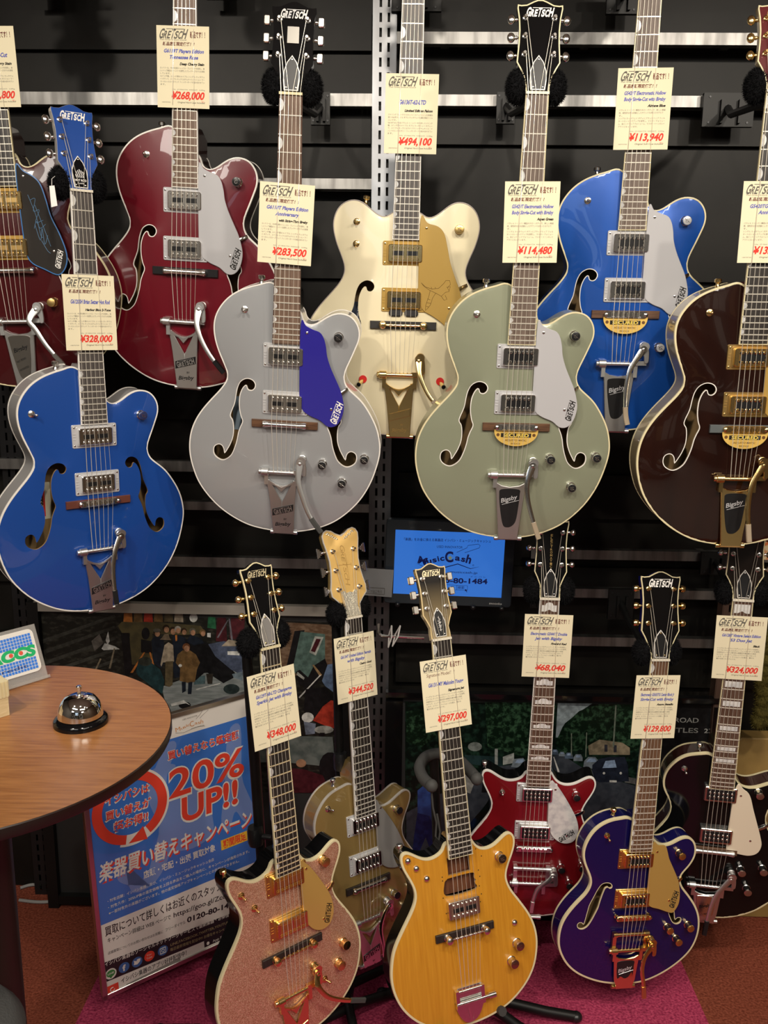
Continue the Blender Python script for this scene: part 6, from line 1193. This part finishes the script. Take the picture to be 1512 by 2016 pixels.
def blacks(q, z):
    put_text(q, '買取について詳しくはお近くのスタッフまで', 20, 160, z, 19, 330, 0, -1.2, 'LEFT', 0, 0.01); put_text(q, 'キャンペーン詳細は WEB ページで', 24, 140, z, 10, 156, 0, -2.5, 'LEFT', 0, 0.006); put_text(q, 'https://goo.gl/Zcdv', 187, 133, z, 13, 150, 0, -3, 'LEFT', 0, 0.01)
    put_text(q, 'フリーダイヤル', 164, 105, z, 7.5, 52, 0, -1); put_text(q, '0120-80-1484', 220, 104, z, 14, 138, 0, -4, 'LEFT', 0, 0.03); put_text(q, '店頭買取についてのお問い合わせはお気軽に', 22, 110, z, 6, 135, 0, -2)
    put_text(q, 'イシバシ楽器のアプリ好評配信中！', 46, 23, z, 11, 166, 0, -1.2, 'LEFT', 0, 0.012)
    q.add([(260, 16, z), (330, 16, z), (330, 34, z), (260, 34, z)], [(0, 1, 2, 3)])
pp('printed_black_lettering', blacks, pk, -1.3)
def bandt(q, z):
    put_text(q, 'イシバシ楽器のソーシャルネットワークサービスで最新楽器・お得情報も', 12, 84, z, 9, 340, 0, -2.2, 'LEFT', 0, 0.01); put_text(q, 'App Store', 283, 20, z, 7, 44)
    q.lathe([(13.5, 0), (13.5, 0.1)], (24, 59, z-0.1), n=24)
    put_text(q, 'f', 52, 52, z+0.3, 15, 8, 0, 0, 'LEFT', 0, 0.04)
    q.prism([(79, 55), (88, 53), (95, 58), (97, 65), (93, 66), (88, 66), (87, 62), (80, 66), (81, 60)], z+0.3, z+0.35); put_text(q, 'Tube', 111, 54, z+0.3, 5, 14); put_text(q, 'You', 112, 62, z+0.3, 4.5, 12)
    for a, b_ in (((146, 52), (160, 52)), ((160, 52), (160, 66)), ((160, 66), (146, 66)), ((146, 66), (146, 52))): q.tube([(*a, z+0.3), (*b_, z+0.3)], 0.9, 4)
    q.tube([(153+3.6*math.cos(t), 59+3.6*math.sin(t), z+0.3) for t in np.linspace(0, 2*math.pi, 12)], 0.8, 4)
    q.tube([(24+5*math.cos(t), 18+5*math.sin(t), z+0.9) for t in np.linspace(R(60), R(360), 12)], 1.0, 4)
    q.prism(ellp(270, 24, 4, 4.6), z+0.4, z+0.5)
pp('printed_band_lettering', bandt, pw, -1.0)
pp('printed_band_small_print', lambda q, z: (put_text(q, 'LINE,FACEBOOK,TWITTER,YOUTUBE', 173, 61, z, 7, 162, 0, -3), put_text(q, '毎日最新情報を配信中!! お得なキャンペーン', 171, 48, z, 7, 162, 0, -4)), mat('poster_tan', (0.35, 0.27, 0.14), 0.5), -1.0)
for xy_ in ((56, 60), (88, 59), (153, 59)): pp('printed_icon', lambda q, z: q.lathe([(13, 0), (13, 0.1)], (*xy_, z), n=24), mat('icon_blue', (0.05, 0.12, 0.33), 0.4), -1.1)
pp('printed_icon', lambda q, z: q.lathe([(13, 0), (13, 0.1)], (119, 60, z), n=24), prd, -1.1)
pp('printed_icon', lambda q, z: (q.prism(ellp(24, 60, 10.5, 9, 20), z, z+0.1), q.prism([(20, 53), (28, 53), (23, 47)], z, z+0.1)), mat('icon_green', (0.05, 0.22, 0.06), 0.4), -0.75)
pp('printed_icon_text', lambda q, z: put_text(q, 'LINE', 16.5, 58, z, 4.5, 15, 0, 0, 'LEFT', 0, 0.02), pw, -0.6)
pp('printed_address_bar', lambda q, z: q.add([(57, 6.5, z), (195, 3+9, z), (195, 20, z-0.1), (57, 14, z)], [(0, 1, 2, 3)]), mat('poster_grey', (0.25, 0.23, 0.21), 0.5), -1.5)
def plogo(q, z):
    for ch, x, y, h, a, w_ in (('M', 231, 604, 11, 4, 12), ('u', 245, 606, 8, 10, 6.5), ('s', 252, 607, 8, 12, 6), ('i', 259, 609, 8, 12, 2.2), ('c', 262, 609, 8, 8, 6), ('C', 268, 606, 14, 4, 11), ('a', 280, 609, 8, -6, 7), ('s', 288, 608, 8, -8, 6), ('h', 295, 607, 11, -8, 7)): put_text(q, ch, x, y, z, h, w_, 0, a, 'LEFT', 0, 0.0)
pp('printed_logo', plogo, mat('logo_orange', (0.55, 0.22, 0.05), 0.5), -1.5)
def plogo2(q, z):
    put_text(q, 'USED INNOVATOR', 250, 628, z, 4, 38); put_text(q, 'musiccash.jp', 270, 600, z, 3.5, 34); q.tube([(284, 622, z), (297, 632, z), (303, 640, z), (316, 641, z), (317, 636, z), (300, 626, z), (294, 621, z)], 0.4, 4); q.tube([(230, 602, z), (250, 597, z), (285, 602, z), (306, 598, z)], 0.4, 4)
pp('printed_logo_lines', plogo2, ink_grey, -1.5)
q = MB()
for x in (90, 360): q.tube([(x, 40, -18), (x, -20, -60), (x, -52, -150)], 9, 8)
mm(q).build('rear_strut', black_steel, root)
# ------------------------------------------------------------------ round table with bell, sign and boxes
TC = (-0.638, 1.200); TR_ = 0.287
tw = mat('table_wood', (0.40, 0.175, 0.058), 0.3, 0, 0.15, noise=(9, (0.28, 0.112, 0.036), 0.36, 0.66, (1.6, 20, 1)), coat_rough=0.15)
root = empty('round_table', 'round wooden pedestal table with dark edge at the left', 'table', (TC[0], TC[1], 0)); T = lambda p: np.array(p)-np.array((TC[0], TC[1], 0))
tt = MB().lathe([(TR_-0.006, 0.972), (TR_, 0.976), (TR_, 0.996), (TR_-0.004, 1.0)], (0, 0, 0), n=72)
tt = MB().lathe([(TR_-0.012, 0.980), (TR_-0.002, 0.982), (TR_, 0.986), (TR_, 0.9985), (TR_-0.0015, 0.9998)], (0, 0, 0), n=80).build('table_edge', mat('dark_edge_band', (0.02, 0.010, 0.008), 0.35), root)
MB().lathe([(TR_-0.0018, 0.99), (TR_-0.0018, 1.0), (0.001, 1.0002)], (0, 0, 0), n=80).build('table_top', tw, root, ang=60)
MB().lathe([(0.036, 0.03), (0.036, 0.93), (0.06, 0.965), (0.06, 0.980)], (0, 0, 0), n=28).build('pedestal', mat('dark_brown_column', (0.022, 0.015, 0.009), 0.5), root)
MB().lathe([(0.20, 0.0), (0.20, 0.008), (0.05, 0.03), (0.03, 0.045)], (0, 0, 0), n=40).build('base_plate', black_steel, root)
bx = np.array([-0.4985, 1.252, 1.0])
root = empty('call_bell', 'chrome service bell on a black base on the round table', 'bell', bx); r_ = 0.0415
MB().lathe([(r_, 0.0002), (r_, 0.006), (r_*0.96, 0.009), (r_*0.80, 0.012), (r_*0.72, 0.012)], (0, 0, 0), n=36).build('base', black_gloss, root)
MB().lathe([(r_*0.78, 0.0125), (r_*0.83, 0.0135), (r_*0.82, 0.018), (r_*0.80, 0.024), (r_*0.72, 0.034), (r_*0.55, 0.0425), (r_*0.30, 0.047), (r_*0.08, 0.0485)], (0, 0, 0), n=40).build('dome', mat('bell_chrome', (0.8, 0.79, 0.77), 0.05, 1.0), root, ang=60)
MB().lathe([(0.0028, 0.047), (0.0028, 0.055), (0.0045, 0.056), (0.0045, 0.0605), (0.003, 0.062)], (0, 0, 0), n=14).build('plunger', chrome, root)
# acrylic credit sign
b0 = np.array([-0.622, 1.429, 1.0]); b1 = np.array([-0.665, 1.375, 1.0]); du = (b0-b1)/np.linalg.norm(b0-b1); nn = np.array([du[1], -du[0], 0]); dv = np.array([0, 0, 1.0])*math.cos(R(22))-nn*math.sin(R(22))
def wz(px, py, o, U, V):
    N = np.cross(U, V); d = ray(px, py); t = ((o-EYE)@N)/(d@N); X = EYE+d*t-o; return X@U, X@V
e = [wz(x, y, b0, du, dv) for x, y in ((95, 1330), (59, 1230), (0, 1241), (22, 1357), (84, 1318), (56, 1236))]
SW, SH = 0.19, e[1][1]
o = b0-du*SW
root = empty('credit_sign', 'clear acrylic card stand with green lettering on blue squares at the back of the table', 'sign', M=basis_M(o, du, dv))
acr = mat('clear_acrylic', (0.55, 0.53, 0.5), 0.08, 0, 0.5, alpha=0.35)
MB().box((SW/2, SH/2, -0.0016), (SW, SH, 0.003)).build('acrylic_back', acr, root, smooth=False); MB().box((SW/2, 0.003, 0.003), (SW, 0.005, 0.010)).build('acrylic_foot', acr, root, smooth=False)
hc = SH*0.145
cx0 = 0.012; cx1 = SW-0.007; cz0 = SH*0.17; cz1 = SH-0.006
MB().prism(rrect(cx0, cx1, cz0, cz1, 0.010), 0.0002, 0.0008).build('printed_card', mat('card_white', (0.74, 0.72, 0.68), 0.4), root, smooth=False)
ch_ = cz1-cz0; s_ = ch_/14.0
for r0 in (cz1-ch_*0.10, cz0+ch_*0.345):
    q = MB()
    for i in range(4):
        for j in range(int((cx1-cx0-0.014)/s_)): x = cx1-0.006-j*s_; y = r0-i*s_; q.add([(x-s_*0.84, y-s_*0.84, 0.0011), (x, y-s_*0.84, 0.0011), (x, y, 0.0011), (x-s_*0.84, y, 0.0011)], [(0, 1, 2, 3)])
    q.build('blue_squares', mat('square_blue', (0.04, 0.20, 0.72), 0.4), root, smooth=False)
q = MB(); lh = ch_*0.235; put_text(q, 'JACCS', cx1-0.003, cz0+ch_*0.385, 0.0012, lh, 0.098, 0, 0, 'RIGHT', 0.12, 0.06); q.build('green_lettering', mat('letter_green', (0.012, 0.42, 0.14), 0.4), root, smooth=False)
q = MB()
for x in (0.0235, 0.0415): q.lathe([(0.0036, 0), (0.0036, 0.0002)], (cx1-0.0065-x, cz0+ch_*0.385+lh*0.5, 0.0013), n=16)
q.build('red_dots', mat('dot_red', (0.70, 0.10, 0.05), 0.4), root, smooth=False)
q = MB(); put_text(q, 'credit', cx1-0.024, cz0+ch_*0.15, 0.0014, ch_*0.085, 0.058, 0, 0, 'RIGHT', 0, -0.005); q.build('dark_lettering', mat('letter_navy', (0.015, 0.03, 0.16), 0.4), root, smooth=False)
# cream boxes at the left edge of the table
cbx = mat('cream_box', (0.66, 0.52, 0.29), 0.6, noise=(20, (0.74, 0.60, 0.36), 0.4, 0.6, (2, 2, 12))); cr = mat('cream_ribbed', (0.72, 0.62, 0.38), 0.6)
c0 = on_z(19, 1408, 1.0); U = on_z(-60, 1432, 1.0)-c0; U /= np.linalg.norm(U); V = np.array([-U[1], U[0], 0]); V = V if V[1] > 0 else -V; Rm = np.stack([U, V, (0, 0, 1)], 1)
h1 = 0.031
o = MB().box(c0+U*0.05+V*0.035+np.array([0, 0, h1/2+0.0005]), (0.10, 0.07, h1), rot=Rm).build('cream_box', cbx, smooth=False); tag(o, 'plain cream box on the round table, lower one at the left edge', 'box')
mb = MB(); c1 = c0+np.array([0, 0, h1+0.001])
mb.box(c1+U*0.049+V*0.035+np.array([0, 0, 0.013]), (0.10, 0.07, 0.026), rot=Rm)
for i in range(18): mb.box(c1+U*(0.001+i*0.0055)+V*(-0.0006)+np.array([0, 0, 0.013]), (0.0022, 0.0022, 0.0262), rot=Rm)
for i in range(12): mb.box(c1+U*(-0.0018)+V*(0.003+i*0.0055)+np.array([0, 0, 0.013]), (0.0022, 0.0022, 0.0262), rot=Rm)
o = mb.build('ribbed_cream_box', cr, smooth=False); tag(o, 'ribbed cream box stacked on the plain box beside the credit sign', 'box')
# grey stool at the bottom left corner
root = empty('padded_stool', 'grey padded stool top at the bottom left corner', 'stool', (-0.662, 1.018, 0)); gf = mat('grey_upholstery', (0.10, 0.10, 0.098), 0.9, bump=(300, 0.5, 0.002))
zc = 0.60
MB().lathe([(0.02, zc-0.03), (0.115, zc-0.03), (0.135, zc-0.01), (0.138, zc+0.015), (0.12, zc+0.04), (0.06, zc+0.052), (0.002, zc+0.054)], (0, 0, 0), n=40).build('seat', gf, root, ang=60)
MB().cyl((0, 0, 0.03), (0, 0, zc-0.03), 0.02, n=16).build('column', black_steel, root); MB().lathe([(0.16, 0), (0.16, 0.01), (0.03, 0.035)], (0, 0, 0), n=32).build('base_plate', black_steel, root)
# cables on the carpet behind the poster stand
for pts, lab in (([(40, 1748), (70, 1742), (110, 1760), (140, 1758), (172, 1768)], 'grey cable nearest the poster stand on the dark carpet'), ([(38, 1772), (80, 1776), (130, 1772), (172, 1768)], 'second grey cable on the carpet looping below the other')):
    o = MB().tube([tuple(p) for p in spline([on_z(x, y, 0.006) for x, y in pts], False, 6)], 0.0045, 8).build('floor_cable', mat('grey_cable', (0.30, 0.30, 0.29), 0.5)); tag(o, lab, 'cable', 'cables on the carpet')
# ------------------------------------------------------------------ right edge: display box, fleece, packet
o = MB().prism([(0.895, 0.0), (1.5, 0.0), (1.5, 0.545), (0.93, 0.545), (0.895, 0.52)], -2.24, -2.19, 0.003).xf(lambda p: np.array([p[0], -p[2], p[1]])).build('display_box', mat('tan_board', (0.36, 0.23, 0.07), 0.6, noise=(12, (0.30, 0.19, 0.06), 0.4, 0.6)), smooth=False); tag(o, 'tan display box at the right edge behind the black guitar', 'box')
root = empty('fleece_strap', 'olive green fleece hanging at the right edge beside the black guitar price card', 'fabric', (0.93, 2.10, 0.62)); olv = mat('olive_fleece', (0.105, 0.085, 0.022), 0.95, noise=(60, (0.06, 0.05, 0.014), 0.4, 0.65), spec=0.05)
mb = MB()
for i in range(9): fur(mb, np.array([0.0+0.004*math.sin(i), -0.005, 0.02+i*0.028]), (0.020, 0.016, 0.024), 420, None, 0.007)
for i in range(9): fur(mb, np.array([0.036+0.003*math.sin(i*1.3), 0.004, 0.012+i*0.028]), (0.019, 0.015, 0.024), 420, None, 0.007)
mb.build('fleece', olv, root)
root = empty('accessory_packet', 'small orange and white packet hanging on the wall at the right edge', 'packet', (0.905, 2.14, 1.065)); T = lambda p: np.array(p)-np.array((0.905, 2.14, 1.065))
MB().box(T((0.915, 2.14, 1.10)), (0.065, 0.010, 0.085)).build('packet', mat('packet_orange', (0.55, 0.13, 0.03), 0.5, noise=(45, (0.62, 0.50, 0.30), 0.48, 0.55)), root, smooth=False); MB().box(T((0.915, 2.134, 1.115)), (0.04, 0.004, 0.018)).build('packet_label', white_p, root, smooth=False)
o = MB().prism(rrect(-0.05, 0.05, -0.035, 0.035, 0.006), 0, 0.012, 0.002).xf(lambda p: np.array([p[0]+1.005, 2.02-p[2], p[1]+0.42])).build('turquoise_box', mat('turquoise_card', (0.06, 0.30, 0.36), 0.4)); tag(o, 'turquoise card box at the right edge behind the black guitar body', 'box')

# small white swing tag hanging from the fleece pad over the signed guitar
s0 = at(102, 352, 1.735); root = empty('swing_tag', 'small blank white swing tag hanging below the fleece pad left of the blue headstock', 'tag', s0); T = lambda p: np.array(p)-s0
a = at(97, 366, 1.735); b_ = at(107, 365, 1.735); c = at(113, 405, 1.735); d = at(101, 408, 1.735); N_ = np.array([0, 0.0006, 0])
MB().add([T(d), T(c), T(b_), T(a), T(d+N_), T(c+N_), T(b_+N_), T(a+N_)], [(0, 1, 2, 3), (7, 6, 5, 4), (0, 4, 5, 1), (1, 5, 6, 2), (2, 6, 7, 3), (3, 7, 4, 0)]).build('tag_card', white_p, root, smooth=False)
MB().tube([T((a+b_)/2), T(s0), T(at(108, 347, 1.732))], 0.0006, 5).build('tag_string', white_p, root)
